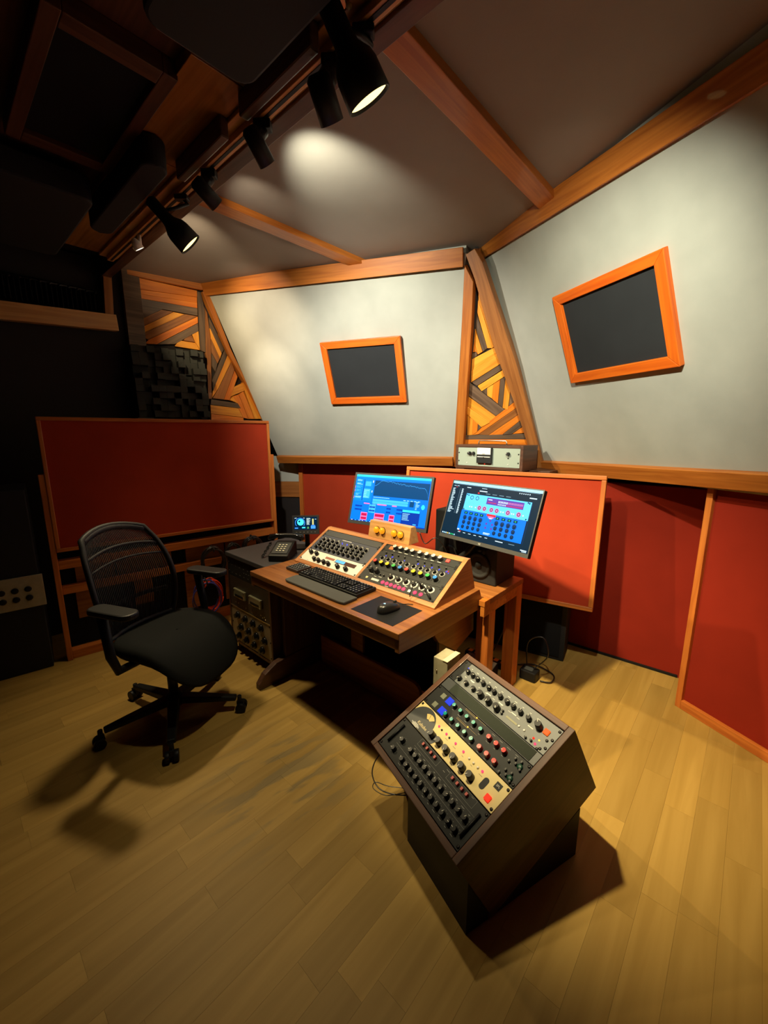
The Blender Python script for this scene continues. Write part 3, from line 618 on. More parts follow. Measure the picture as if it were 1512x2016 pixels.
a = module(con, cface(0, .2223), W19, .0444, m_pgrey, 'blank_panel'); ears(a, .0444)
# right bay: monitor controller, summing mixer, headphone strip
a = module(con, cface(.5026, 0), W19, .0889, m_panel, 'monitor_controller', 'black rack unit with pink lit buttons and white ringed knobs'); ears(a, .0889)
bm = MB()
for i in range(6):
    x = .19 + i*.0485; put(K_wring, a, x, .060, 0, (30, 60, -20, 40, 0, 60)[i]); ringmarks(bm, x, .060, .0175, 13, .0018)
o = bm.build('dial_marks', m_print, a); o['kind'] = 'stuff'
put(K_chk, a, .050, .066); put(K_chk, a, .088, .068)
for x in (.118, .142): put(K_tiny, a, x, .058)
PB = MB().lathe([(.0105, 0), (.010, .003), (.006, .0042)], 16).mesh('button', g_pink)
for x in (.163, .190, .217, .244, .271, .298): put(PB, a, x, .020)
for x in (.366, .400): put(PB, a, x, .021)
MB().box(.325, .341, .013, .028, 0, .001).build('label_plate', m_print, a)
MB().box(.085, .135, .014, .027, 0, .0008).build('name_plate', m_print, a); MB().box(.045, .058, .015, .027, 0, .001).build('label_plate', m_ivory, a)
dashes(a, [(.095, .041), (.06, .05), (.125, .045), (.25, .036), (.30, .038), (.42, .036), (.20, .004)], m_print, w=.024, h=.0022)
jk = MB(); jk.cyl((.386, .055, 0), (.386, .055, .035), .0045); jk.build('headphone_plug', m_black, a)
a = module(con, cface(.5026, .0889), W19, .1334, m_panel, 'summing_mixer', 'black rack unit with rows of red, yellow, green and blue knobs'); ears(a, .1334)
bm = MB()
for i in range(10):
    x = .048 + i*.0428
    if i not in (4,): put(K_tiny, a, x, .1135)
    put(K_ring, a, x, .0745, 0, 180); ringmarks(bm, x, .0745, .0145, 15, .0011)
    put(K_cap['ryygb'[i % 5]], a, .038 + i*.0428, .0335); ringmarks(bm, .038 + i*.0428, .0335, .0150, 13, .0009)
    if i not in (2, 4): put(L_blue, a, x + .010, .096); 
    if i in (1, 5, 7, 8, 9): put(L_blue, a, x + .012, .101)
o = bm.build('dial_marks', m_dim, a); o['kind'] = 'stuff'
put(L_red, a, .452, .101); put(L_blue, a, .458, .091)
MB().box(0, W19, -.0004, .0008, 0, .0008).build('seam', m_black, a)
a = module(con, cface(.5026, .2223), W19, .0444, m_panel, 'headphone_strip', 'slim black rack unit with silver knobs and red power switch'); ears(a, .0444)
for i, x in enumerate((.080, .120, .160, .200, .248, .292, .334, .374)): put(K_sil, a, x, .027, 0, 60 + 15*(i % 3))
dashes(a, [(.08 + i*.042, .009) for i in range(8)], m_print, w=.022, h=.003)
MB().box(.405, .425, .019, .037, 0, .006).build('power_switch', mat('red_switch', (.55, .05, .04), .4, emit=(1, .05, .04), es=.5), a, None, .0012)
MB().box(.038, .066, .012, .036, 0, .001).build('label_plate', mat('orange_label', (.55, .14, .03), .5), a)

# headphone lead plugged into the controller
lead = [con.matrix_world @ cface(.5026, 0) @ Vector(p) for p in ((.386, .055, .034), (.384, .050, .050), (.375, .02, .050), (.371, -.012, .030), (.372, -.020, .018))]
tag(MB().tube(lead, .0024, 6).build('headphone_lead', m_black), 'thin black lead hanging from the plug on the pink-buttoned unit', 'cable')
p0 = con.matrix_world @ cface(.5026, 0); 
wand = [p0 @ Vector(p) for p in ((.400, .060, .012), (.425, .040, .012), (.462, .012, .008))]
tag(MB().tube(wand, [.0035, .0045, .0055], 8).build('plug_adapter', m_black), 'black plug lying across the lower right corner of the sloped rack', 'plug')

# the amber meter box on top
vu = thing('meter_box', 'small tan box with four glowing amber dials atop the sloped rack', 'meter', DM @ T(.398, .546, .882))
MB().prism([(0, .0), (.02, .095), (.06, .095), (.09, .0)], 0, .305, None, 0, 'x').build('body', w_light[0], vu, None, .002)
vm = T(0, 0, 0) @ RX(78)
AM = MB(); AM.lathe([(.0205, -.002), (.0205, .003)], 24, None, 1); AM.lathe([(.0185, .003), (.018, .011), (.0135, .0175), (.007, .0205), (.0005, .021)], 24, None, 0)
AMm = AM.mesh('dial', [mat('amber_dome', (.75, .30, .02), .22, .3, emit=(1, .36, .01), es=.6), m_black])
for x in (.064, .108, .197, .243): link('dial', AMm, vu, vm @ T(x, .048, .0005))
b = MB()
for i in range(4): b.add([(.133 + i*.010, .040, 0), (.136 + i*.010, .040, 0), (.143 + i*.010, .060, 0), (.140 + i*.010, .060, 0)], [(0, 1, 2, 3)], vm @ T(0, 0, .0008))
b.build('printed_marks', m_ivory, vu)

# ------------------------------------------------------------------ keyboard, keypad, mouse, mat
kb = thing('computer_keyboard', 'black full-size keyboard with grey wrist rest at the desk front', 'keyboard', DM @ T(.278, .128, DH))
MB().prism([(0, 0), (.452, 0), (.452, .136), (0, .136)], .002, .020).build('body', m_black, kb, None, .004)
MB().prism([(-.002, -.004), (.462, -.004), (.462, -.088), (.43, -.094), (.03, -.094), (.004, -.086)], .001, .014).build('wrist_rest', mat('wrist_rest_grey', (.065, .065, .06), .8), kb, None, .004)
kme = MB().prism([(-.0078, -.0078), (.0078, -.0078), (.0078, .0078), (-.0078, .0078)], 0, .004).add([(-.0066, -.0062, .0078), (.0066, -.0062, .0078), (.0066, .0070, .0078), (-.0066, .0070, .0078), (-.0078, -.0078, .004), (.0078, -.0078, .004), (.0078, .0078, .004), (-.0078, .0078, .004)], [(0,1,2,3), (4,5,1,0), (5,6,2,1), (6,7,3,2), (7,4,0,3)])
keys = MB()
def key(x, y, wd=1):
    keys.add([(p[0]*wd*1.0 + x, p[1] + y, p[2] + .020) for p in kme.v], kme.f)
    if rnd.random() < .8: keys.quad(x-.003, x+.002, y-.002, y+.004, .0281, None, 1)
for r in range(6):
    y = .014 + r*.0188 + (.004 if r == 5 else 0); x = .014
    if r == 0:
        for wd in (1.3, 1.3, 1.3, 6.4, 1.3, 1.3, 1.3, 1.3): key(x + .0094*wd - .0094, y, wd); x += .0188*wd
    else:
        for c in range(15): key(x + c*.0191, y)
    for c in range(3):
        if r not in (2,): key(.312 + c*.0188, y)
    for c in range(4): key(.378 + c*.0188, y)
o = keys.build('keys', [m_black, m_dim], kb); o['kind'] = 'stuff'
MB().box(.27, .44, .128, .133, .020, .0206).build('status_strip', m_dim, kb)
kp = thing('remote_keypad', 'small dark button pad on the desk left of the keyboard', 'keypad', DM @ T(.128, .152, DH))
MB().box(0, .108, 0, .10, .001, .018).build('body', mat('keypad_body', (.035, .03, .032), .5), kp, None, .004)
b = MB()
for r in range(4):
    for c in range(5): b.box(.012 + c*.018, .024 + c*.018, .012 + r*.019, .024 + r*.019, .018, .0215)
b.build('buttons', m_pgrey, kp)
b = MB()
for r in range(4):
    for c in range(5): b.quad(.016 + c*.018, .020 + c*.018, .016 + r*.019, .019 + r*.019, .0217)
b.quad(.055, .098, .090, .095, .0183); b.build('button_print', m_print, kp)
mo = thing('computer_mouse', 'black computer mouse with a pale glowing mark on the inset mat', 'mouse', DM @ T(.925, .135, DH + .0012) @ RZ(-8))
b = MB(); vs = []; fs = []; nu, nv = 20, 8
for j in range(nv+1):
    t = j/nv
    for i in range(nu):
        an = 2*math.pi*i/nu; yy = math.sin(an)*.060; xx = math.cos(an)*(.033 - .004*math.cos(2*an))
        pr = math.cos(t*math.pi/2)**.55 if t < 1 else .02
        hh = .038*math.sin(t*math.pi/2)**.8 * (1 - .30*max(0, math.sin(an)*pr))
        vs.append((xx*pr, yy*pr - .006*t, max(.001, hh)))
for j in range(nv):
    for i in range(nu): k = (i+1) % nu; fs.append((j*nu+i, j*nu+k, (j+1)*nu+k, (j+1)*nu+i))
fs += [tuple(range(nu-1, -1, -1)), tuple(nv*nu + i for i in range(nu))]
b.add(vs, fs, None, 0, True).build('body', mat('mouse_black', (.015, .015, .016), .3), mo)
MB().box(-.004, .004, .026, .044, .026, .036).build('wheel', m_rubber, mo, None, .002)
MB().add([(-.008, -.034, .0355), (.008, -.034, .0355), (.005, -.022, .0385), (0, -.018, .039), (-.005, -.022, .0385)], [(0, 1, 2, 3, 4)]).build('lit_mark', glow('pale_cyan', (.55, .95, 1), 1.2), mo)
MB().tube([(0, .056, .012), (.01, .085, .008), (.012, .105, .004), (.03, .118, .004)], .002, 6).build('cord', m_black, mo)

# ------------------------------------------------------------------ tilted side rack in the foreground
sr = thing('side_rack', 'walnut box rack of mixing gear tilted back on a black cradle, nearest to the camera', 'rack', yawf((-.021, 1.383, 0), -61.4))
SF = T(0, 0, .302) @ RX(27.8)
DB = -.322
for x0, x1 in ((-.0245, -.002), (W19+.002, W19+.0245)):
    MB().box(x0, x1, -.024, .507, DB, .004).build('side_panel', w_side[1], sr, SF, .002)
MB().box(-.002, W19+.002, .484, .507, DB, .004).build('top_panel', w_side[0], sr, SF, .002)
MB().box(-.002, W19+.002, -.024, -.002, DB, .004).build('bottom_panel', w_side[0], sr, SF, .002)
MB().box(-.002, W19+.002, -.002, .484, DB, DB+.012).build('back_panel', m_black, sr, SF)
MB().prism([(.03, 0), (.03, .205), (.112, .03), (.12, 0)], .17, .50, None, 0, 'x').build('cradle', m_black, sr)
MB().prism([(.150, 0), (.53, 0), (.53, .195), (.150, .008)], .17, .50, None, 0, 'x').build('cradle', m_black, sr)
def sface(y): return SF @ T(0, y, 0)
def smod(y0, y1, m, name, label): 
    o = MB().box(.0008, W19-.0008, .0006, y1-y0-.0006, -.05, 0).build(name, m, sr, sface(y0), .0006, 1); o['label'] = label; return o
# bottom: black mastering equaliser, three units high
a = smod(0, .1365, m_panel, 'equalizer_unit', 'lowest black unit with two long rows of knobs and red buttons')
for x in (.077, *[.137 + i*.0301 for i in range(11)]):
    for y in (.073, .030): put(K_blk, a, x, y, 0, rnd.uniform(-130, 130))
for x in (.153, .176, .200, .223, .323, .347, .370, .393): put(L_redb, a, x, .122)
for x in (.008, W19-.008):
    for y in (.010, .128): put(SCREW, a, x, y)
b = MB()
for x in (.077, *[.137 + i*.0301 for i in range(11)]):
    for y in (.073, .030): ringmarks(b, x, y, .0140, 9, .0008)
for x0, x1, y0, y1 in ((.06, .46, .0515, .0522), (.125, .46, .0955, .0960)): b.quad(x0, x1, y0, y1, .0004)
for x0, x1 in ((.128, .245), (.30, .43)):
    b.quad(x0, x1, .106, .1066, .0004); b.quad(x0, x1, .1330, .1336, .0004); b.quad(x0, x0+.0006, .106, .1336, .0004); b.quad(x1-.0006, x1, .106, .1336, .0004)
o = b.build('printed_lines', m_dim, a); o['kind'] = 'stuff'
dashes(a, [(x, y) for x in [.137 + i*.0301 for i in range(11)] for y in (.089, .013)] + [(.29, .127), (.28, .115), (.41, .13)], m_dim, w=.014)
MB().cyl((.462, .03, .006), (.462, .115, .006), .004, n=8).build('pull_handle', m_black, a)
MB().cyl((.030, .03, .006), (.030, .115, .006), .004, n=8).build('pull_handle', m_black, a)
# cream tube compressor
a = smod(.1390, .2340, m_ivory, 'compressor_unit', 'cream rack unit with a dark rounded plate holding an amber needle meter')
pl = [(.002, .0015), (.002, .050)] + [(.066 + .066*math.cos(t), .030 + .062*math.sin(t)) for t in [R(165 - 155*i/14) for i in range(15)]] + [(.136, .030), (.152, .042), (.172, .036), (.176, .018), (.168, .0015)]
MB().prism(pl, 0, .0012).build('name_plate', m_pgrey, a)
sec = [(.087 + .034*math.cos(R(q)), .040 + .034*math.sin(R(q))) for q in (135, 120, 105, 90, 75, 60, 45)] + [(.087 + .013*math.cos(R(q)), .040 + .013*math.sin(R(q))) for q in (50, 90, 130)]
MB().prism([(p[0], p[1] + .004) for p in sec], .0012, .0020).build('meter', mat('meter_face', (.6, .42, .15), .4, emit=(1, .62, .16), es=.22), a)
MB().box(-.0005, .0005, 0, .020, .0020, .0024, T(.087, .059, 0) @ RZ(22)).build('needle', m_black, a)
text('Kultube', .0175, m_gold, a, .086, .0235, .0014, bold=.0003)
dashes(a, [(.060, .0135), (.058, .0095), (.062, .0058), (.058, .0024)], m_print, 'printed_marks', .0014, .045, .0026)
for i in range(6): put(K_chk, a, .149 + i*.0426, .028, 0, 180 + rnd.uniform(-40, 40))
for x in (.141, .186, .239, .282, .377): put(L_pink, a, x, .068, .001)
for x in (.160, .205, .314, .336, .357): put(L_btnk if x < .3 else L_cream, a, x, .066, .001)
MB().prism(rounded(.396, .416, .026, .066, .0095), 0, .001).build('tube_window', m_black, a)
MB().box(.433, .456, .060, .082, 0, .0008).build('emblem_plate', m_panel, a); text('SPL', .010, m_print, a, .4445, .071, .0010)
MB().box(.436, .455, .014, .034, 0, .007).build('power_switch', g_red, a, None, .002)
for x, y in ((.010, .085), (.474, .010), (.474, .085)): put(SCREW, a, x, y)
dashes(a, [(.149 + i*.0426, .010) for i in range(6)] + [(.20 + i*.045, .055) for i in range(5)], mat('umber_print', (.30, .22, .10), .6), w=.016)
# black dual equaliser with blue meters, teal and red knobs
a = smod(.2355, .3290, m_panel, 'dual_channel_unit', 'black rack unit with two blue meters, teal knobs and red knobs')
for r, y in enumerate((.066, .019)):
    for i in range(5): put(K_teal, a, .129 + i*.0368, y, 0, rnd.uniform(-140, 140))
    for i in range(3): put(K_redc, a, .318 + i*.0352, y, 0, rnd.uniform(-140, 140))
    MB().box(.078 + .006*r, .108 + .006*r, y - .013, y + .015, 0, .003).build('meter', mat('blue_meter_%d' % r, (.01, .02, .15), .3, emit=(.02, .06, 1), es=.55), a)
    MB().box(.042, .064, y - .010, y + .011, 0, .0006).build('label_plate', mat('olive_print_%d' % r, (.16, .17, .12), .6), a)
    put(L_amb, a, .226, y + .024)
    for i in range(5): put(K_tiny, a, .418 + i*.011, y + (-.012, .008, -.004, .012, -.010)[i])
    MB().lathe([(.010, 0), (.009, .006), (.003, .007)], 14).build('jack', mat('dark_green_%d' % r, (.01, .05, .03), .4), a, T(.455, y-.002, 0))
b = MB()
for r, y in enumerate((.066, .019)):
    b.quad(.165, .225, y + .0195, y + .0205, .0004); b.quad(.165, .275, y + .0240, y + .0246, .0004)
o = b.build('printed_lines', mat('ochre_print', (.40, .28, .10), .6), a); o['kind'] = 'stuff'
dashes(a, [(.129 + i*.0368, y) for i in range(5) for y in (.052, .005)] + [(.318 + i*.0352, y) for i in range(4) for y in (.052, .005, .085)], m_dim, w=.015)
for x in (.008, W19-.008): put(SCREW, a, x, .010); put(SCREW, a, x, .085)
# vent
a = smod(.3300, .3760, m_pgrey, 'vent_panel', 'slim panel with a dark green mesh vent')
MB().box(.052, .462, .003, .043, 0, .0015).build('mesh', mat('green_black_mesh', (.018, .024, .014), .8, bump=.6, bscale=900), a)
# top: grey channel strip
a = smod(.3770, .4820, m_grey, 'channel_strip', 'top grey rack unit with two rows of black knobs and an orange switch')
for i, x in enumerate((.055, .084, .112, .145, .177, .205, .238, .272, .302, .335, .372, .415)): put(K_chk if i > 8 and i == 11 else K_blk, a, x, .066, 0, rnd.uniform(-130, 130))
for i in range(6): put(K_blk if i < 3 else K_chk, a, .047 + i*.0425, .023, 0, 180 + rnd.uniform(-40, 40))
MB().box(.434, .454, .057, .077, 0, .006).build('power_switch', g_orange, a, None, .002)
put(L_pink, a, .441, .012); put(L_amb, a, .443, .030); put(L_red, a, .425, .024)
for x in (.362, .385): put(L_cream, a, x, .024)
for x, y in ((.282, .030), (.285, .020), (.405, .008), (.425, .012)): put(K_tiny, a, x, y)
MB().box(.303, .353, .020, .027, 0, .0008).build('label_plate', mat('olive_plate', (.22, .21, .12), .5), a)
put(L_blue, a, .038, .080)
MB().box(.001, .034, .001, .104, 0, .0008).build('end_plate', m_panel, a)
for x, y in ((.462, .010), (.474, .022), (.462, .045), (.474, .057), (.474, .095), (.455, .003), (.010, .010), (.010, .095)): put(SCREW, a, x, y)
b = MB()
for x in (.098, .191, .255, .318, .393): b.box(x-.011, x+.011, .045, .0485, 0, .0006)
b.build('label_strips', m_print, a)
dashes(a, [(.055 + i*.034, .087) for i in range(11)] + [(.06 + i*.04, .044) for i in range(8)], m_print, w=.012)
b = MB()
for i in range(12): b.quad(.058 + i*.034, .0586 + i*.034, .045, .095, .0004)
b.build('printed_lines', m_dim, a)

# ------------------------------------------------------------------ office chair
ch = thing('office_chair', 'black swivel chair with see-through mesh back and five casters, left of the desk', 'chair', yawf((-1.107, 1.928, 0), -18))
star = MB(); star.lathe([(.045, .075), (.045, .12), (.032, .135)], 18)
star.build('hub', m_black, ch)
for an in (154, 78, 7, -66, -138):
    A = RZ(an + 18); 
    L_ = MB(); L_.add([(.02,-.030,.085),(.02,.030,.085),(.02,.030,.125),(.02,-.030,.125),(.315,-.020,.070),(.315,.020,.070),(.315,.016,.092),(.315,-.016,.092)], [(0,1,2,3),(7,6,5,4),(0,4,5,1),(1,5,6,2),(2,6,7,3),(3,7,4,0)])
    leg = L_.build('leg', m_black, ch, A, .006)
    c = MB(); c.cyl((.330, 0, .055), (.330, 0, .090), .011)
    for s in (-1, 1): c.cyl((.330 + .008, s*.009, .0265), (.330 + .008, s*.029, .0265), .0265, n=18)
    c.box(.315, .352, -.010, .010, .030, .062)
    c.build('caster', m_black, leg, None, .002)
MB().cyl((0, 0, .12), (0, 0, .30), .024, n=16).build('gas_column', m_metal, ch)
MB().cyl((0, 0, .28), (0, 0, .40), .030, n=16).build('column_sleeve', m_black, ch)
mb = MB(); mb.box(-.14, .12, -.075, .075, .375, .425); mb.cyl((.02, .06, .395), (.05, .24, .385), .007); mb.build('mechanism', m_black, ch, None, .008)
MB().cyl((.05, .24, .385), (.055, .285, .38), .013).build('lever', m_black, ch)
# seat: a cushion with a waterfall front
sv = []; sfc = []; NU, NV = 40, 6
def sring(s, z, drop):
    for i in range(NU):
        t = 2*math.pi*i/NU; c, q = math.cos(t), math.sin(t); e = .62
        x = .045 + .250*s*math.copysign(abs(c)**e, c); y = .250*s*math.copysign(abs(q)**e, q)*(1 - .10*(x < -.05)*abs(x))
        sv.append((x, y + .02, z - .012 - drop*max(0, x - .06)**2*6 + .012*(abs(y)/.245)**2))
for s, z, d in ((.80, .43, .3), (.95, .438, .4), (1.0, .460, .5), (.985, .484, .55), (.93, .502, .55), (.70, .508, .5), (.35, .506, .4), (.02, .505, .4)): sring(s, z, d)
for k in range(7):
    for i in range(NU): j = (i+1) % NU; sfc.append((k*NU+i, k*NU+j, (k+1)*NU+j, (k+1)*NU+i))
sfc += [tuple(range(NU-1, -1, -1))]
MB().add(sv, sfc, None, 0, True).build('seat', mat('seat_black', (.008, .009, .0085), .85, bump=.25, bscale=700, spec=.25), ch)
# back: bent frame with stretched mesh
def bpt(s, t):  # s -1..1 across, t 0..1 upwards
    wd_ = (.192 + .035*math.sin(math.pi*min(1, t*1.05)) - .004*t)*(1 - .10*max(0, (t-.8)/.2)**2)
    z = .50 + .48*t + .035*(1 - s*s)*t
    x = -.150 - .045*t - .090*t*t + .035*math.sin(math.pi*t*.9) - .045*(1 - abs(s)**2)
    return Vector((x, s*wd_, z))
ed = [bpt(-1, k/16) for k in range(0, 17)] + [bpt(-1 + 2*k/12, 1) for k in range(1, 12)] + [bpt(1, 1 - k/16) for k in range(0, 17)] + [bpt(1 - 2*k/12, 0) for k in range(1, 12)]
MB().tube(ed, .013, 8, closed=True).build('back_frame', mat('frame_grey', (.020, .021, .024), .55), ch)
MB().tube([bpt(-1 + 2*k/16, 1) + Vector((0, 0, -.012)) for k in range(17)], .017, 8).build('top_rail', mat('top_rail_grey', (.05, .052, .058), .6), ch)
ms = MB(); 
for i in range(45):
    s = -1 + 2*(i+.5)/45; ms.tube([bpt(s, k/14) for k in range(15)], .0026, 4)
o = ms.build('back_mesh', mat('mesh_grey', (.030, .030, .034), .7), ch); o['kind'] = 'stuff'
for t in (.80, .68): MB().tube([bpt(-.95 + 1.9*k/12, t) + Vector((-.004, 0, 0)) for k in range(13)], .009 if t > .7 else .007, 6).build('back_band', mat('band_%d' % int(t*100), (.03, .028, .032), .7), ch)
MB().tube([(-.10, 0, .40), (-.20, 0, .42), (-.245, 0, .52), (-.255, 0, .62)], [.03, .03, .026, .02], 10).build('back_spine', m_black, ch)
MB().tube([bpt(s_, .27) + Vector((-.03, 0, 0)) for s_ in (-.9, -.45, 0, .45, .9)], .012, 8).build('lumbar_bar', m_black, ch)
for s in (-1, 1):
    MB().tube([(-.02, s*.16, .405), (-.01, s*.27, .42), (-.02, s*.290, .50), (-.045, s*.285, .69)], [.018, .020, .020, .022], 10).build('arm_post', m_black, ch)
    MB().prism(rounded(-.10, .145, s*.285 - .043, s*.285 + .043, .038), .700, .728).build('arm_pad', mat('arm_pad_%d' % (s+1), (.012, .011, .012), .5), ch, None, .008)

# ------------------------------------------------------------------ table behind the desk and the gear on it
tb = thing('side_table', 'low wooden table standing behind the desk on its right', 'table', DM)
MB().box(-.05, 1.13, .675, 1.07, .63, .66).build('tabletop', w_desk[0], tb, None, .003)
MB().box(1.097, 1.13, .618, .675, .63, .66).build('tabletop_end', w_trim, tb, None, .002)
MB().box(1.105, 1.128, .62, 1.06, .575, .63).build('apron', w_trim, tb, None, .002); MB().box(-.04, 1.128, 1.04, 1.06, .575, .63).build('apron', w_desk[0], tb, None, .002)
for x, y in ((1.057, .676), (1.059, .995), (-.04, .70), (-.04, .98)): MB().box(x, x+.07, y, y+.07, 0, .63).build('leg', w_frame[2] if x > 1 else w_desk[2], tb, None, .003)
def speaker(x0, x1, y0, y1, z0, z1, label):
    t = thing('studio_speaker', label, 'speaker', DM @ T((x0+x1)/2, y0, z0), 'black studio speakers behind the screens'); w_ = x1-x0; h_ = z1-z0; d_ = y1-y0
    MB().box(-w_/2, w_/2, 0, d_, 0, h_).build('cabinet', m_soft, t, None, .008)
    MB().lathe([(.072, 0), (.072, .006), (.060, .006), (.045, -.004), (.022, -.006), (.018, .004), (.002, .008)], 28, T(0, -.0005, .10) @ RX(90)).build('woofer', m_rubber, t)
    MB().lathe([(.040, 0), (.040, .004), (.016, -.002), (.012, .004), (.001, .006)], 24, T(0, -.0005, h_-.075) @ RX(90)).build('tweeter', m_black, t)
    return t
sL = speaker(.655, .855, .86, 1.06, .66, 1.035, 'black speaker standing on the table in the gap between the two screens')
MB().sphere((-.02, -.008, .245), .008).build('volume_knob', m_steel, sL)
speaker(.865, 1.075, .83, 1.06, .66, .925, 'black speaker on the table end, under and behind the right-hand screen')

def paint(screen, items, mats, M, name='screen_image'):
    b = MB(); ix = {k: i for i, k in enumerate(mats)}; z = .0006
    for it in items:
        k = it[0]; z += .000004
        if not isinstance(it[1], str): b.quad(it[1]*SW, it[2]*SW, it[3]*SH, it[4]*SH, z, M, ix[k])
        elif it[1] == 'disc':
            _, _, x, y, r = it[:5]; n = 14; b.add([(x*SW + r*math.cos(2*math.pi*i/n), y*SH + r*math.sin(2*math.pi*i/n), z) for i in range(n)], [tuple(range(n))], M, ix[k])
        elif it[1] == 'ring':
            _, _, x, y, r, rw = it; n = 14; vs = [(x*SW + q*math.cos(R(-40 + 260*i/n)), y*SH + q*math.sin(R(-40 + 260*i/n)), z) for q in (r, r-rw) for i in range(n+1)]
            b.add(vs, [(i, i+1, n+2+i, n+1+i) for i in range(n)], M, ix[k])
        elif it[1] == 'line':
            pts = it[2]; wd_ = it[3]
            for (x0, y0), (x1, y1) in zip(pts, pts[1:]): b.add([(x0*SW, y0*SH-wd_, z), (x1*SW, y1*SH-wd_, z), (x1*SW, y1*SH+wd_, z), (x0*SW, y0*SH+wd_, z)], [(0, 1, 2, 3)], M, ix[k])
    o = b.build(name, list(mats.values()), screen); o['kind'] = 'stuff'; return o
def sglow(nm, c, s=1.4): return mat('screen_' + nm, (.002, .002, .003), .4, emit=c, es=s, spec=.08)
SM = dict(bg=sglow('blue', (.0, .15, .78)), hi=sglow('cyan', (.03, .62, 1)), lt=sglow('light_blue', (.05, .42, 1)), tx=sglow('text', (.35, .75, 1)), dk=sglow('slate', (.0, .05, .15)), nv=sglow('navy', (.0, .03, .28)),
          md=sglow('mid_blue', (.0, .20, .85)), rd=sglow('red', (.45, .005, .06)), pk=sglow('pink', (.95, .16, .38)), wh=sglow('white', (.75, .95, 1)))
def monitor(label, c, yaw, tilt, w_, h_, side, top, bottom, name='computer_monitor', foot_at=None, grp='screens behind the desk', foot=None):
    u = Vector((math.cos(R(yaw)), math.sin(R(yaw)), 0)); n = Vector((-u.y, u.x, 0)); v = UP*math.cos(R(tilt)) + n*math.sin(R(tilt))
    M = frame(Vector(c) - u*w_/2 - v*h_/2, u, v)
    fz = foot_at; base = Vector((c[0], c[1], fz)) + n*.09
    if foot is not None: base = Vector(foot)
    t = thing(name, label, 'monitor', yawf(base, yaw), grp); L_ = t.matrix_basis.inverted() @ M
    cs = MB(); cs.box(-side, w_+side, -bottom, h_+top, -.028, -.0015, L_)
    cs.build('case', m_black, t, None, .004)
    for nm, q in (('bezel', (-side, 0, -bottom, h_+top)), ('bezel', (w_, w_+side, -bottom, h_+top)), ('bezel', (0, w_, h_, h_+top)), ('bezel', (0, w_, -bottom, 0))):
        MB().box(*q, -.0015, .0015, L_).build(nm, mat('bezel_grey', (.045, .045, .045), .4), t)
    back = L_ @ Vector((w_/2, h_*.38, -.028))
    MB().tube([back, back + Vector((0, .035, -.02)), (back + Vector((0, .035, -.02)))*.5 + Vector((0, .01, 0)), Vector((0, .0, .04)), Vector((0, .0, .006))], [.018, .018, .016, .016, .018], 10).build('stand_neck', m_black, t)
    MB().prism(rounded(-.11, .11, -.06, .06, .05), 0, .012).build('stand_base', m_black, t, None, .003)
    sc = MB().box(0, w_, 0, h_, -.001, .0004, L_).build('screen', m_glass, t)
    return t, sc, L_
# screen straight ahead: an editor full of blue panels
SW, SH = .522, .294
t, sc, L_ = monitor('screen with a glowing blue editing window and red clips, left of the pair', (.030, 2.44, 1.077), -31.2, 17.9, SW, SH, .014, .012, .020, foot_at=.66)
I = [('bg', 0, 1, 0, 1), ('hi', 0, 1, .955, 1), ('md', 0, 1, .915, .953), ('md', .0, .255, .43, .912), ('nv', .12, .13, .44, .90)]
r = random.Random(3)
for k in range(6):
    y = .86 - k*.075
    for j in range(3): I.append(('tx' if r.random() < .5 else 'lt', .02, .02 + r.uniform(.04, .09), y + j*.017, y + j*.017 + .008))
    I.append(('pk', .002, .006, y - .01, y + .04)) if k in (2, 3, 5) else None
I += [('lt', .135, .225, .50, .70)] + [('tx', .14, .14 + r.uniform(.03, .07), .52 + j*.035, .528 + j*.035) for j in range(5)] + [('lt', .145, .225, .76, .86), ('wh', .245, .256, .84, .885), ('wh', .245, .256, .63, .67)]
I += [('dk', .275, .992, .565, .895)]
cv = [(.275, .775), (.30, .79), (.33, .83), (.36, .885), (.39, .895), (.42, .885)]
x = .42; y = .885
while x < .93: x += .006; y -= .0011; cv.append((x, y + r.uniform(-.018, .018)))
cv += [(.95, .77), (.965, .73), (.975, .69), (.985, .61)]
I += [('lt', 'line', cv, .0008)]
I += [('tx', .285 + j*.013, .294 + j*.013, .528, .540) for j in range(17)] + [('tx', .69 + j*.045, .72 + j*.045, .515, .527) for j in range(5)]
I += [('lt', .28, .755, .40, .50), ('md', .28, .755, .445, .452), ('dk', .775, .83, .40, .51), ('hi', 'disc', .945, .42, .012), ('hi', 'disc', .945, .44, .009), ('hi', 'disc', .945, .40, .009)] + [('tx', .85, .85 + r.uniform(.02, .05), .36 + j*.028, .370 + j*.028) for j in range(6)]
I += [('tx', .29 + j*.02, .30 + j*.02, .385, .393) for j in range(8)]
def wave(x0, x1, y, a, k):
    n = 16; return [(k, x0 + (x1-x0)*i/n, x0 + (x1-x0)*(i+.9)/n, y - a*(.5 + .5*abs(math.sin(i*1.7 + x0*40))), y + a*(.5 + .5*abs(math.sin(i*1.7 + x0*40)))) for i in range(n)]
for x0, x1 in ((.045, .145), (.25, .33), (.485, .545), (.62, .70)):
    I += [('lt', x0 - .004, x1 + .004, .20, .375)] if x0 in (.25,) else []
    I += wave(x0, x1, .32, .022, 'nv') + wave(x0, x1, .245, .022, 'nv')
I += [('nv', .272, .275, .19, .38)]
for x0, x1, y0, y1 in ((.145, .235, .03, .195), (.335, .470, .03, .205), (.535, .605, .03, .20), (.70, .765, .015, .05)):
    I += [('pk', x0, x1, y0, y1)]
    if y1 - y0 > .1: I += [('rd', x0 + .008, x1 - .006, y0 + .015, y0 + .065), ('rd', x0 + .008, x1 - .006, y1 - .075, y1 - .020)]
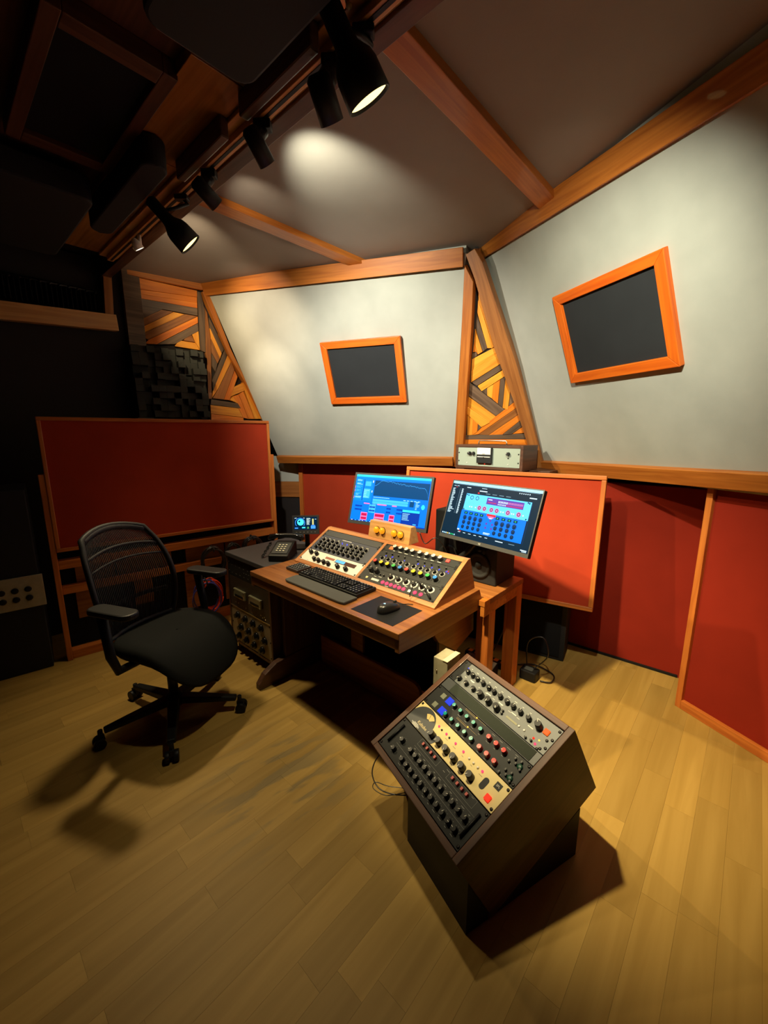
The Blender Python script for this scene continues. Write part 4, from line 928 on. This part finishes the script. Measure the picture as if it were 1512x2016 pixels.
for x0, x1 in ((.165, .245), (.355, .48), (.555, .615)): I += [('pk', x0, x1, .375, .398)]
I += [('nv', .695, .92, .035, .33), ('hi', .70, .915, .29, .335)] + [('tx', .705, .705 + r.uniform(.05, .12), .13 + j*.025, .138 + j*.025) for j in range(6)] + [('lt', .85, .89, .05, .07)]
I += [('nv', 0, 1, 0, .022)] + [(('wh', 'hi', 'tx')[j % 3], .02 + j*.052, .02 + j*.052 + r.uniform(.012, .035), .006, .016) for j in range(11)]
paint(sc, [i for i in I if i], SM, L_)
# right-hand screen: a plug-in window
SW, SH = .550, .305
t, sc, L_ = monitor('screen showing a pale and blue equaliser plug-in on black, right of the pair', (.535, 2.075, 1.066), -51.1, 19.3, SW, SH, .006, .006, .020, foot_at=.66, foot=DM @ Vector((.775, .765, .66)))
S2 = dict(bg=sglow('black_blue', (.0, .014, .03)), bar=sglow('pale_bar', (.35, .72, 1)), pale=sglow('pale_cyan', (.10, .52, .95)), blue=sglow('plugin_blue', (.0, .15, .82)), dk=sglow('plugin_dark', (.0, .02, .06)), tx=sglow('pale_text', (.55, .75, .85)),
          pk=sglow('rose', (.55, .16, .35)), rd=sglow('plugin_red', (.6, .02, .03)), pu=sglow('purple', (.10, .04, .30)), gn=sglow('green', (.02, .5, .15)), ye=sglow('yellow', (.8, .55, .1)), dim=sglow('dim_text', (.12, .2, .25)))
I = [('bg', 0, 1, 0, 1), ('bar', 0, 1, .957, 1), ('dim', .02, .98, .945, .952)]
for k in range(24): y = .86 - k*.0195; I += [('tx', .015, .015 + r.uniform(.02, .05)*(1.5 if k in (4, 20) else 1), y, y + .009), ('dim', .105, .112, y, y + .008), ('tx', .13, .13 + r.uniform(.015, .024), y, y + .010)]
I += [('tx', .02, .05, .91, .918), ('tx', .06, .09, .91, .918), ('rd', .05, .07, .885, .893), ('tx', .19, .24, .90, .912), ('tx', .37, .43, .915, .922), ('tx', .35, .44, .862, .878), ('rd', .335, .355, .818, .842)] + [('dim', .43 + j*.075, .48 + j*.075, .83, .842) for j in range(4)]
I += [('tx', .78 + j*.02, .79 + j*.02, .91, .925) for j in range(6)] + [('tx', .89, .96, .855, .872)]
I += [('pale', .205, .925, .50, .80), ('blue', .195, .915, .13, .495), ('dk', .925, .935, .13, .79)]
for x, y in ((.28, .735), (.345, .735)): I += [('dk', 'disc', x, y, .011), ('pale', 'disc', x, y, .008)]
for x in (.395, .455, .535, .595, .715, .825): I += [('pk', 'disc', x, .575, .013), ('dk', 'disc', x, .575, .009), ('pk', 'disc', x, .575, .006)]
for x in (.28, .305, .35, .64, .665, .755, .775, .87): I += [('tx', 'disc', x, .57, .004)]
I += [('pu', .46, .855, .66, .775), ('tx', .475, .52, .735, .750), ('rd', .475, .57, .69, .700)] + [('tx' if j < 8 else 'pk', .59 + j*.013, .597 + j*.013, .71 + 0*j, .745) for j in range(20)] + [('tx' if j < 7 else 'rd', .59 + j*.013, .597 + j*.013, .675, .695) for j in range(20)]
for x, y in ((.215, .78), (.235, .77), (.905, .775), (.89, .785), (.215, .515), (.905, .52)): I += [('dk', 'disc', x, y, .004)]
I += [('rd', .50, .60, .46, .50), ('pk', .52, .58, .43, .465), ('tx', .535, .565, .42, .435)]
for g0 in (.255, .625):
    for c in range(4):
        x = g0 + c*.063
        I += [('dk', x - .020, x + .020, .43, .475), ('gn', x - .008, x + .006, .445, .462)]
        for q, y in enumerate((.37, .285, .20)):
            I += [('dk', 'disc', x, y, .0135 - .001*q), ('blue', 'ring', x, y, .0115, .0012), ('dim', 'line', [(x - .004, y), (x + .002, y + .025)], .0009)]
for x, y in ((.555, .39), (.52, .33), (.585, .33), (.52, .26), (.585, .26)): I += [('pu', 'disc', x, y, .006)]
I += [('tx', .51, .585, .165, .178), ('tx', .51, .575, .148, .156), ('tx', .20, .225, .125, .15)]
I += [('tx', .215 + j*.065, .245 + j*.065, .088, .097) for j in range(6)] + [('tx', .66, .74, .075, .088), ('dim', .80, .86, .08, .09)] + [('tx', .925, .985, .03, .045), ('tx', .94, .985, .012, .022), ('rd', .225, .25, .105, .118)]
for j, k in enumerate(('tx', 'bar', 'tx', 'ye', 'tx', 'gn', 'gn', 'bar')): I += [(k, .02 + j*.022, .033 + j*.022, .012, .034)]
paint(sc, I, S2, L_)
text('LG', .012, m_print, t, 0, 0).matrix_local = L_ @ T(SW*.5, -.010, .0018)

# ------------------------------------------------------------------ rolling rack cabinet left of the desk
rk = thing('rack_cabinet', 'low black rolling rack full of dim gear at the left end of the desk', 'rack', DM @ T(-.52, .12, 0))
MB().box(0, .515, -.005, .50, .672, .702).build('top_board', mat('slate_top', (.055, .052, .058), .55, bump=.1, bscale=500), rk, None, .004)
for x0, x1 in ((0, .018), (.497, .515)): MB().box(x0, x1, 0, .50, .065, .672).build('side_panel', w_walnut[2], rk, None, .002)
MB().box(.018, .497, .0, .50, .065, .085).build('bottom_panel', w_walnut[0], rk, None, .002); MB().box(.018, .497, .485, .50, .085, .672).build('back_panel', m_black, rk)
for x, y in ((.05, .05), (.46, .05), (.05, .45), (.46, .45)):
    c = MB(); c.cyl((x - .013, y, .028), (x + .013, y, .028), .028, n=16); c.box(x-.018, x+.018, y-.02, y+.02, .045, .066); c.build('caster', m_rubber, rk, None, .002)
FX = T(.016, 0, 0) @ RX(90)
def rmod(z0, z1, m, name, label):
    o = MB().box(0, W19, .0006, z1-z0-.0006, -.05, -.004).build(name, m, rk, FX @ T(0, z0, 0)); o['label'] = label; return o
a = rmod(.085, .335, mat('bronze_panel', (.30, .235, .15), .45), 'knob_unit', 'lowest tan-grey unit with big black knobs')
BIGK = MB().lathe([(.026, 0), (.024, .010), (.016, .011), (.0145, .028)], 10).mesh('knob', m_knob)
for r_ in range(3):
    for c_ in range(4): link('knob', BIGK, a, T(.09 + c_*.095 + (r_ % 2)*.035, .042 + r_*.075, -.004))
for x in (.01, W19-.01):
    for y in (.02, .125, .23): put(SCREW, a, x, y, -.004)
MB().box(0, W19, .243, .249, -.004, -.001).build('edge_strip', m_steel, a)
a = rmod(.336, .545, mat('umber_panel', (.045, .030, .020), .45), 'amplifier_unit', 'dark brown unit with two glinting clear meters')
for x0 in (.075, .265):
    mt = MB().box(x0, x0+.14, .075, .135, -.004, .012).build('meter', mat('meter_clear', (.22, .21, .13), .08, coat=1), a, None, .004)
    MB().box(x0+.02, x0+.12, .085, .10, .012, .013).build('meter_label', m_black, mt); 
    for x in (x0+.008, x0+.132):
        for y in (.082, .128): put(SCREW_S, mt, x, y, .0122)
for x, y in ((.07, .028), (.105, .030), (.20, .022), (.38, .030), (.40, .018), (.42, .028), (.43, .012)): put(SCREW_S, a, x, y, -.004)
a = rmod(.546, .668, m_panel, 'patch_unit', 'black unit with rows of tiny pale marks')
dashes(a, [(.05 + i*.05, .022) for i in range(8)] + [(.05 + i*.05, .075) for i in range(8)] + [(.2 + i*.03, .05) for i in range(5)], m_dim, w=.016, h=.004, z=-.0035)
for x in (.012, W19-.012): put(SCREW_S, a, x, .03, -.004); put(SCREW_S, a, x, .09, -.004)

# telephone
ph = thing('telephone', 'black push-button desk telephone on the rolling rack', 'telephone', yawf((-.640, 2.49, .702), -4))
MB().prism([(-.10, 0), (-.10, .040), (-.085, .046), (.06, .085), (.10, .085), (.10, 0)], -.062, .062, None, 0, 'x').build('body', m_black, ph, None, .006)
KM = T(0, -.088, .0468) @ RX(math.degrees(math.atan2(.039, .145)))
MB().box(-.048, .048, .01, .14, -.002, .0012, KM).build('face_plate', m_pgrey, ph)
pb = MB().box(-.0055, .0055, -.0045, .0045, 0, .004).mesh('button', mat('phone_button', (.75, .72, .55), .5))
for r_ in range(4):
    for c_ in range(3): link('button', pb, ph, KM @ T((c_-1)*.021, .035 + r_*.024, .0012))
hs = [(-.105, .085, .092), (-.10, .085, .108), (-.06, .085, .120), (.06, .085, .120), (.10, .085, .108), (.105, .085, .092)]
MB().tube(hs, [.022, .024, .015, .015, .024, .022], 10).build('handset', mat('handset_black', (.01, .01, .011), .15, coat=.5), ph)
cd = [(-.105 - .010*math.sin(i*1.9) - .0005*i, .085 - .003*i + .01*math.cos(i*1.9), .07 - .0016*i) for i in range(40)]
MB().tube(cd, .003, 5).build('cord', m_black, ph)
# small radar-like loudness display
SW, SH = .150, .084
t, sc, L_ = monitor('little grey desktop display with a round cyan meter, behind the telephone', (-.515, 2.62, .893), 6, 8, SW, SH, .012, .010, .030, name='loudness_display', foot_at=.702, grp=None)
S3 = dict(bg=sglow('night', (.0, .01, .03)), cy=sglow('aqua', (.05, .62, .75)), bl=sglow('azure', (.05, .25, .9)), tx=sglow('soft_white', (.6, .75, .7)), ye=sglow('khaki', (.5, .45, .15)), gn=sglow('lime', (.2, .6, .1)))
I = [('bg', 0, 1, 0, 1), ('cy', 'disc', .28, .60, .022), ('bg', 'disc', .23, .66, .006), ('bl', 'ring', .26, .55, .032, .003), ('ye', .78, .85, .38, .85), ('bl', .03, .17, .10, .18), ('cy', .34, .48, .12, .22), ('bl', .72, .92, .08, .30), ('bl', .74, .90, .32, .36), ('gn', 'line', [(.56, .12), (.60, .24), (.64, .12), (.56, .12)], .0012)]
I += [('tx', .54, .54 + r.uniform(.10, .18), .40 + j*.06, .425 + j*.06) for j in range(9)] + [('tx', .03, .12, .90, .93), ('tx', .40, .46, .90, .93), ('tx', .90, .96, .80, .83)]
paint(sc, I, S3, L_)
for i in range(6): MB().box(.01 + i*.024, .020 + i*.024, -.018, -.014, .0015, .0028, L_).build('button', m_dim, t)

# ------------------------------------------------------------------ red panels and the left-hand stand
def framed_panel(name, label, M, w_, h_, dep, fw, z0, cloth):
    t = thing(name, label, 'acoustic panel', M)
    MB().box(0, w_, 0, dep, z0, z0+fw).build('frame_rail', w_frame[0], t, None, .004); MB().box(0, w_, 0, dep, z0+h_-fw, z0+h_).build('frame_rail', w_frame[0], t, None, .004)
    MB().box(0, fw, 0, dep, z0+fw, z0+h_-fw).build('frame_stile', w_frame[2], t, None, .004); MB().box(w_-fw, w_, 0, dep, z0+fw, z0+h_-fw).build('frame_stile', w_frame[2], t, None, .004)
    MB().box(fw, w_-fw, .012, dep-.01, z0+fw, z0+h_-fw).build('fabric', cloth, t); return t
GM = yawf((-2.054, 2.464, 0), 40)
gb = framed_panel('gobo', 'big red fabric screen in a wooden stand behind the chair', GM, 1.46, .835, .10, .022, .737, m_red)
MB().box(-.030, .0, .005, .095, 0, 1.23).build('stand_post', w_frame[2], gb, None, .003); MB().box(1.46, 1.487, .005, .095, 0, 1.30).build('stand_post', w_frame[2], gb, None, .003)
MB().box(0, 1.46, .01, .07, .622, .678).build('stand_rail', w_frame[0], gb, None, .003); MB().box(0, 1.46, .03, .07, .447, .503).build('stand_rail', w_frame[0], gb, None, .003); MB().box(0, 1.46, .02, .08, 0, .06).build('stand_rail', w_frame[0], gb, None, .003)
for x0, x1, z0, z1 in ((.08, .30, .503, .622), (.31, .66, .503, .622), (.76, 1.05, .503, .622), (1.06, 1.32, .503, .622), (.065, .16, .25, .447), (.40, .52, .25, .447), (.74, .86, .12, .447), (1.04, 1.16, .12, .447)):
    MB().box(x0, x1, .075, .09, z0, z1).build('slat', w_brown, gb, None, .002)
MB().box(.0, 1.46, .092, .099, .06, .73).build('gap_shade_sheet', m_blackcloth, gb)  # added black sheet standing in for the shade in the stand's openings
def coil(label, x, z, r, m, n=9, y=-.03, sq=1.1, name='cable_coil', grp='cable coils hanging on the left stand', seed=1):
    q = random.Random(seed); pts = []
    for k in range(n*26):
        t_ = 2*math.pi*k/26; rr = r*(1 + .10*math.sin(k*.37 + seed) + q.uniform(-.02, .02)); pts.append((x + rr*math.cos(t_)*.82, y + .022*math.sin(k*.21 + seed), z + rr*sq*math.sin(t_)))
    M = GM @ T(x, y, z)
    t = thing(name, label, 'cable', GM, grp); 
    MB().tube(pts, .0055, 5).build('cable', m, t)
    MB().tube([(x, y-.03, z + r*sq*.8), (x, y-.035, z + r*sq*1.05), (x, y + .03, z + r*sq*1.12), (x, y + .035, z + r*sq*.95)], .006, 6).build('tie', m_rubber, t)
m_cable = mat('black_cable', (.018, .015, .014), .3, spec=.7)
coil('black cable coil on the stand, leftmost of three, above the chair arm', .92, .50, .100, m_cable, y=-.055, seed=1)
coil('small black cable coil on the stand, middle one of three', 1.085, .53, .070, m_cable, y=-.03, seed=2)
coil('black cable coil on the stand, rightmost of three, next to the rolling rack', 1.235, .545, .09, m_cable, y=-.055, seed=3)
coil('bright orange-red cable coil hanging low beside the rolling rack', .87, .26, .095, mat('orange_cable', (.75, .055, .012), .4), 7, -.10, 1.25, seed=4)
coil('thin blue cable loop hanging with the orange coil', .82, .27, .11, mat('blue_cable', (.06, .05, .35), .4), 2, -.17, 1.2, seed=5)

kM = frame((.163, 2.97, 1.213), (math.cos(R(-31)), math.sin(R(-31)), 0), Vector((-math.sin(R(-31)), math.cos(R(-31)), 0))*math.cos(R(6)) - UP*math.sin(R(6)))
cp = framed_panel('gobo', 'red fabric panel in a wooden frame leaning behind the screens, lit on its right half', kM @ T(0, 0, -.775), 1.285, .80, .095, .026, 0, m_red)
for x0, x1, lab in ((.02, .62, 'black bass cabinet on the floor hidden behind the desk, under the leaning red panel'), (.65, 1.14, 'black bass cabinet on the floor under the right half of the leaning red panel')):
    t = thing('bass_cabinet', lab, 'speaker', Matrix.Translation((.163, 2.97, 0)) @ RZ(-31) @ T(x0, .07, 0), 'bass cabinets under the leaning panel')
    MB().box(0, x1-x0, 0, .20, 0, .425).build('cabinet', m_soft, t, None, .006); MB().box(.03, x1-x0-.03, -.008, 0, .03, .40).build('grille', m_blackcloth, t)

# ------------------------------------------------------------------ meter box on the ledge in the corner
mx = thing('meter_unit', 'wooden box with pale green front and black-framed meter on the corner ledge', 'meter', yawf((.745, 2.965, 1.216), -40.9))
hw = W19/2
for nm, q, ax in (('side_panel', (-hw-.022, -hw, 0, .26, 0, .175), 1), ('side_panel', (hw, hw+.022, 0, .26, 0, .175), 1), ('top_panel', (-hw, hw, 0, .26, .155, .175), 0), ('bottom_panel', (-hw, hw, 0, .26, 0, .020), 0)):
    MB().box(*q).build(nm, w_walnut[ax], mx, None, .002)
MB().box(-hw, hw, .245, .258, .02, .155).build('back_panel', m_black, mx)
fp = MB().box(-hw, hw, .0215, .1535, -.02, -.002).build('front_panel', m_mint, mx, RX(90), .001)
mt = MB().box(-.077, .040, .045, .158, -.002, .020).build('meter', m_panel, fp, None, .003)
MB().box(-.073, .033, .108, .155, .020, .0215).build('meter_face', mat('meter_white', (.85, .85, .74), .4), fp)
MB().box(-.070, .030, .088, .093, .020, .0212).build('meter_line', m_white, fp); MB().lathe([(.006, 0), (.004, .004)], 10, T(-.02, .086, .020)).build('meter_screw', m_knob, fp)
b = MB()
for i in range(9): t_ = R(140 - 100*i/8); b.box(-.0006, .0006, 0, .006, .0216, .0218, T(-.02 + .045*math.cos(t_), .098 + .045*math.sin(t_), 0) @ RZ(math.degrees(t_) - 90))
b.box(-.031, -.009, .110, .113, .0216, .0218)
b.build('scale_marks', m_black, fp)
for x, y in ((-.143, .113), (-.112, .113), (.158, .116)): link('knob', K_big, fp, T(x, y, -.002) @ RZ(30 + x*200))
put(K_tiny, fp, .158, .088, -.002); put(L_red, fp, -.020, .038, -.002)
for x in (-.165, .158): put(L_cream, fp, x, .042, -.002)
for x in (-hw+.008, hw-.010):
    for y in (.055, .115): put(SCREW, fp, x, y, -.002)
MB().tube([(-.12, .09, .175), (-.12, .09, .196), (-.112, .09, .204), (.092, .09, .204), (.10, .09, .196), (.10, .09, .175)], .0042, 8).build('handle', mat('handle_steel', (.85, .75, .6), .35, 1), mx)
MB().box(-.085, .125, .05, .13, .175, .1775).build('vent', m_black, mx)

# ------------------------------------------------------------------ small gear on the floor at the right of the desk
bx = thing('power_unit', 'tall beige metal box standing under the right end of the desk', 'equipment', DM @ T(1.097, .237, 0))
MB().box(0, .072, 0, .098, 0, .52).build('case', m_beige, bx, None, .003)
MB().box(.048, .073, -.0015, .0995, .5185, .5215).build('label_strip', mat('cream_label', (.75, .68, .42), .5), bx)
for x, y in ((.018, .46), (.04, .42), (.018, .35), (.030, .25)): MB().lathe([(.004, 0), (.003, .003)], 8, T(x, 0, y) @ RX(90)).build('screw', m_steel, bx)
fx = thing('switch_box', 'low black box with grey and pale control face on the floor behind the side rack', 'equipment', DM @ T(.845, .905, 0))
MB().prism([(0, 0), (0, .10), (.085, .125), (.085, 0)], 0, .20, None, 0, 'x').build('case', m_black, fx, None, .003)
FM = T(0, 0, .10) @ RX(16.4)
MB().box(.004, .196, .004, .084, 0, .002, FM).build('face_plate', m_pgrey, fx)
MB().box(.135, .194, .006, .082, .002, .003, FM).build('pale_plate', mat('pale_plate', (.42, .44, .30), .4), fx)
link('knob', knob_mesh('knob', .016, .022, m_knob), fx, FM @ T(.095, .045, .002)); link('knob', K_tiny, fx, FM @ T(.035, .06, .002)); link('knob', K_tiny, fx, FM @ T(.05, .03, .002)); link('screw', SCREW_S, fx, FM @ T(.165, .03, .003)); link('knob', K_tiny, fx, FM @ T(.165, .06, .003))
ad = thing('power_adapter', 'black mains adapter lying on the floor beside the table leg', 'adapter', DM @ T(1.17, 1.16, 0))
MB().prism(rounded(-.05, .05, -.04, .04, .012), 0, .062).build('case', m_black, ad, None, .006); MB().box(-.03, .02, -.02, .02, .062, .0626).build('label', m_pgrey, ad)
ps = thing('power_strip', 'dark mains strip with amber sockets on the floor under the table', 'power strip', DM @ T(.74, 1.12, 0))
MB().box(0, .30, 0, .05, 0, .04).build('case', m_black, ps, None, .004)
for i in range(6): MB().box(.018 + i*.046, .046 + i*.046, .008, .042, .04, .046).build('socket', w_amber, ps, None, .003)
def cable(label, pts, rad=.004, m=None):
    P = [Vector(p) for p in pts]; out = []
    for i in range(len(P)-1):
        p0, p1, p2, p3 = P[max(0, i-1)], P[i], P[i+1], P[min(len(P)-1, i+2)]
        for k in range(6):
            s = k/6; out.append(.5*((2*p1) + (p2-p0)*s + (2*p0-5*p1+4*p2-p3)*s*s + (3*p1-p0-3*p2+p3)*s**3))
    out.append(P[-1]); return tag(MB().tube(out, rad, 6).build('cable', m or m_cable), label, 'cable')
def dk(u, v, z): return DM @ Vector((u, v, z))
cable('thin black cable looped on the bare floor left of the side rack', [(0.0926,1.4388,0.0000), (0.0294,1.4461,0.0000), (-0.0239,1.4759,-0.0000), (-0.0517,1.5440,0.0000), (-0.0421,1.6146,0.0000), (-0.0098,1.6752,0.0000)], .003)
cable('fine dark cable lying just inside the loop left of the side rack', [(0.0944,1.4734,0.0000), (0.0192,1.4835,-0.0000), (-0.0353,1.5041,-0.0000), (-0.0454,1.4734,0.0000), (0.0082,1.4389,0.0000), (0.0934,1.4535,0.0000)], .002)
cable('black cable arching from the adapter to the table leg', [dk(1.19, 1.17, .066), dk(1.26, 1.19, .17), dk(1.22, 1.20, .27), dk(1.14, 1.18, .22), dk(1.12, 1.24, .02)], .004)
cable('black cable drooping from the table to the switch box', [dk(1.09, 1.085, .60), dk(1.05, 1.10, .40), dk(1.00, 1.09, .24), dk(.98, 1.05, .16), dk(.97, 1.00, .128)], .004)
cable('black cable curling on the floor around the adapter', [dk(1.235, 1.16, .01), dk(1.29, 1.19, .01), dk(1.27, 1.28, .01), dk(1.14, 1.31, .01), dk(1.06, 1.24, .01)], .004)
cable('black cable hanging behind the tan meter box between the screens', [dk(.66, .70, .92), dk(.70, .70, .86), dk(.76, .72, .90), dk(.78, .80, .80), dk(.76, .82, .68)], .003)

# ------------------------------------------------------------------ far left: diffuser, curtain window, power panel
d0 = Vector((-1.9532,3.3273,1.5963)); d1 = Vector((-1.5284,3.6214,1.6065)); dz = Vector((-1.9102,3.3571,2.1206)).z - d0.z
du = (d1-d0).normalized(); df = thing('diffuser', 'black block diffuser of stepped squares at the foot of the wooden mosaic', 'acoustic panel', frame(d0 + nLW*.02, du, z=UP))
dw = (d1-d0).length; NX, NZ = 10, 11; bw = dw/NX; bh = dz/NZ
MB().box(0, dw, -.02, 0, 0, dz).build('backing', m_black, df)
m_blk = mat('diffuser_black', (.030, .032, .026), .6); hts = (.025, .045, .07, .095, .12)
bme = [MB().box(.0004, bw-.0004, -h_, -.0, .0004, bh-.0004).mesh('block', m_blk) for h_ in hts]
q = random.Random(11)
for i in range(NX):
    for j in range(NZ): link('block', bme[q.randrange(5)], df, T(i*bw, -.02, j*bh))
nWL = Vector((0.74314,-0.66913,0.00000))
sb = board('trim_12', (-2.5363,2.6789,2.1647), (-2.0110,3.2623,2.2142), (0, 0, 1), .11, .06, nWL, w_light[0], None, .02); struct(sb)
wf_ = struct(board('window_1', (-2.5354,2.6798,2.1737), (-2.0432,3.2265,2.2520), (0, 0, 1), .05, .05, nWL, w_walnut[0], None, .01))
wm = board('post', (-2.0603,3.2076,2.2823), (-2.0458,3.2236,2.6684), WDIR, .055, .05, nWL, w_brown, wf_, .01)
c0 = Vector((-2.5322,2.6835,2.2093)); c1 = Vector((-2.0792,3.1866,2.3115)); ct = thing('curtain', 'black pleated curtain in the high window at the far left', 'curtain', frame((c0.x, c0.y, c1.z), (c1-c0)*Vector((1, 1, 0)), z=UP))
cl = ((c1-c0)*Vector((1, 1, 0))).length; cb = MB(); n = 160; hh = 2.45 - c1.z
vs = [(cl*i/n, -.035 - .018*math.sin(i*math.pi/3.2), z) for z in (0, hh) for i in range(n+1)]
cb.add(vs, [(i, i+1, n+2+i, n+1+i) for i in range(n)], None, 0, True); cb.build('cloth', m_blackcloth, ct)
MB().cyl((0, -.035, hh+.01), (cl, -.035, hh+.01), .010).build('rail', m_metal, ct)
for i in range(0, n+1, 12): MB().sphere((cl*i/n, -.055, hh), .008).build('hook', m_metal, ct)
pr = thing('power_rack', 'tall black cabinet at the left edge with a beige socket plate', 'cabinet', GM @ T(-.80, -.005, 0))
MB().box(0, .70, 0, .40, 0, 1.15).build('cabinet', m_soft, pr, None, .006)
pp = MB().box(.36, .715, .425, .625, 0, .012).build('socket_plate', m_beige, pr, RX(90), .003)
for i in range(5):
    for j in range(2): MB().lathe([(.018, 0), (.017, .005), (.006, .005)], 14).build('socket', m_black, pp, T(.40 + i*.060, .49 + j*.055, .012))
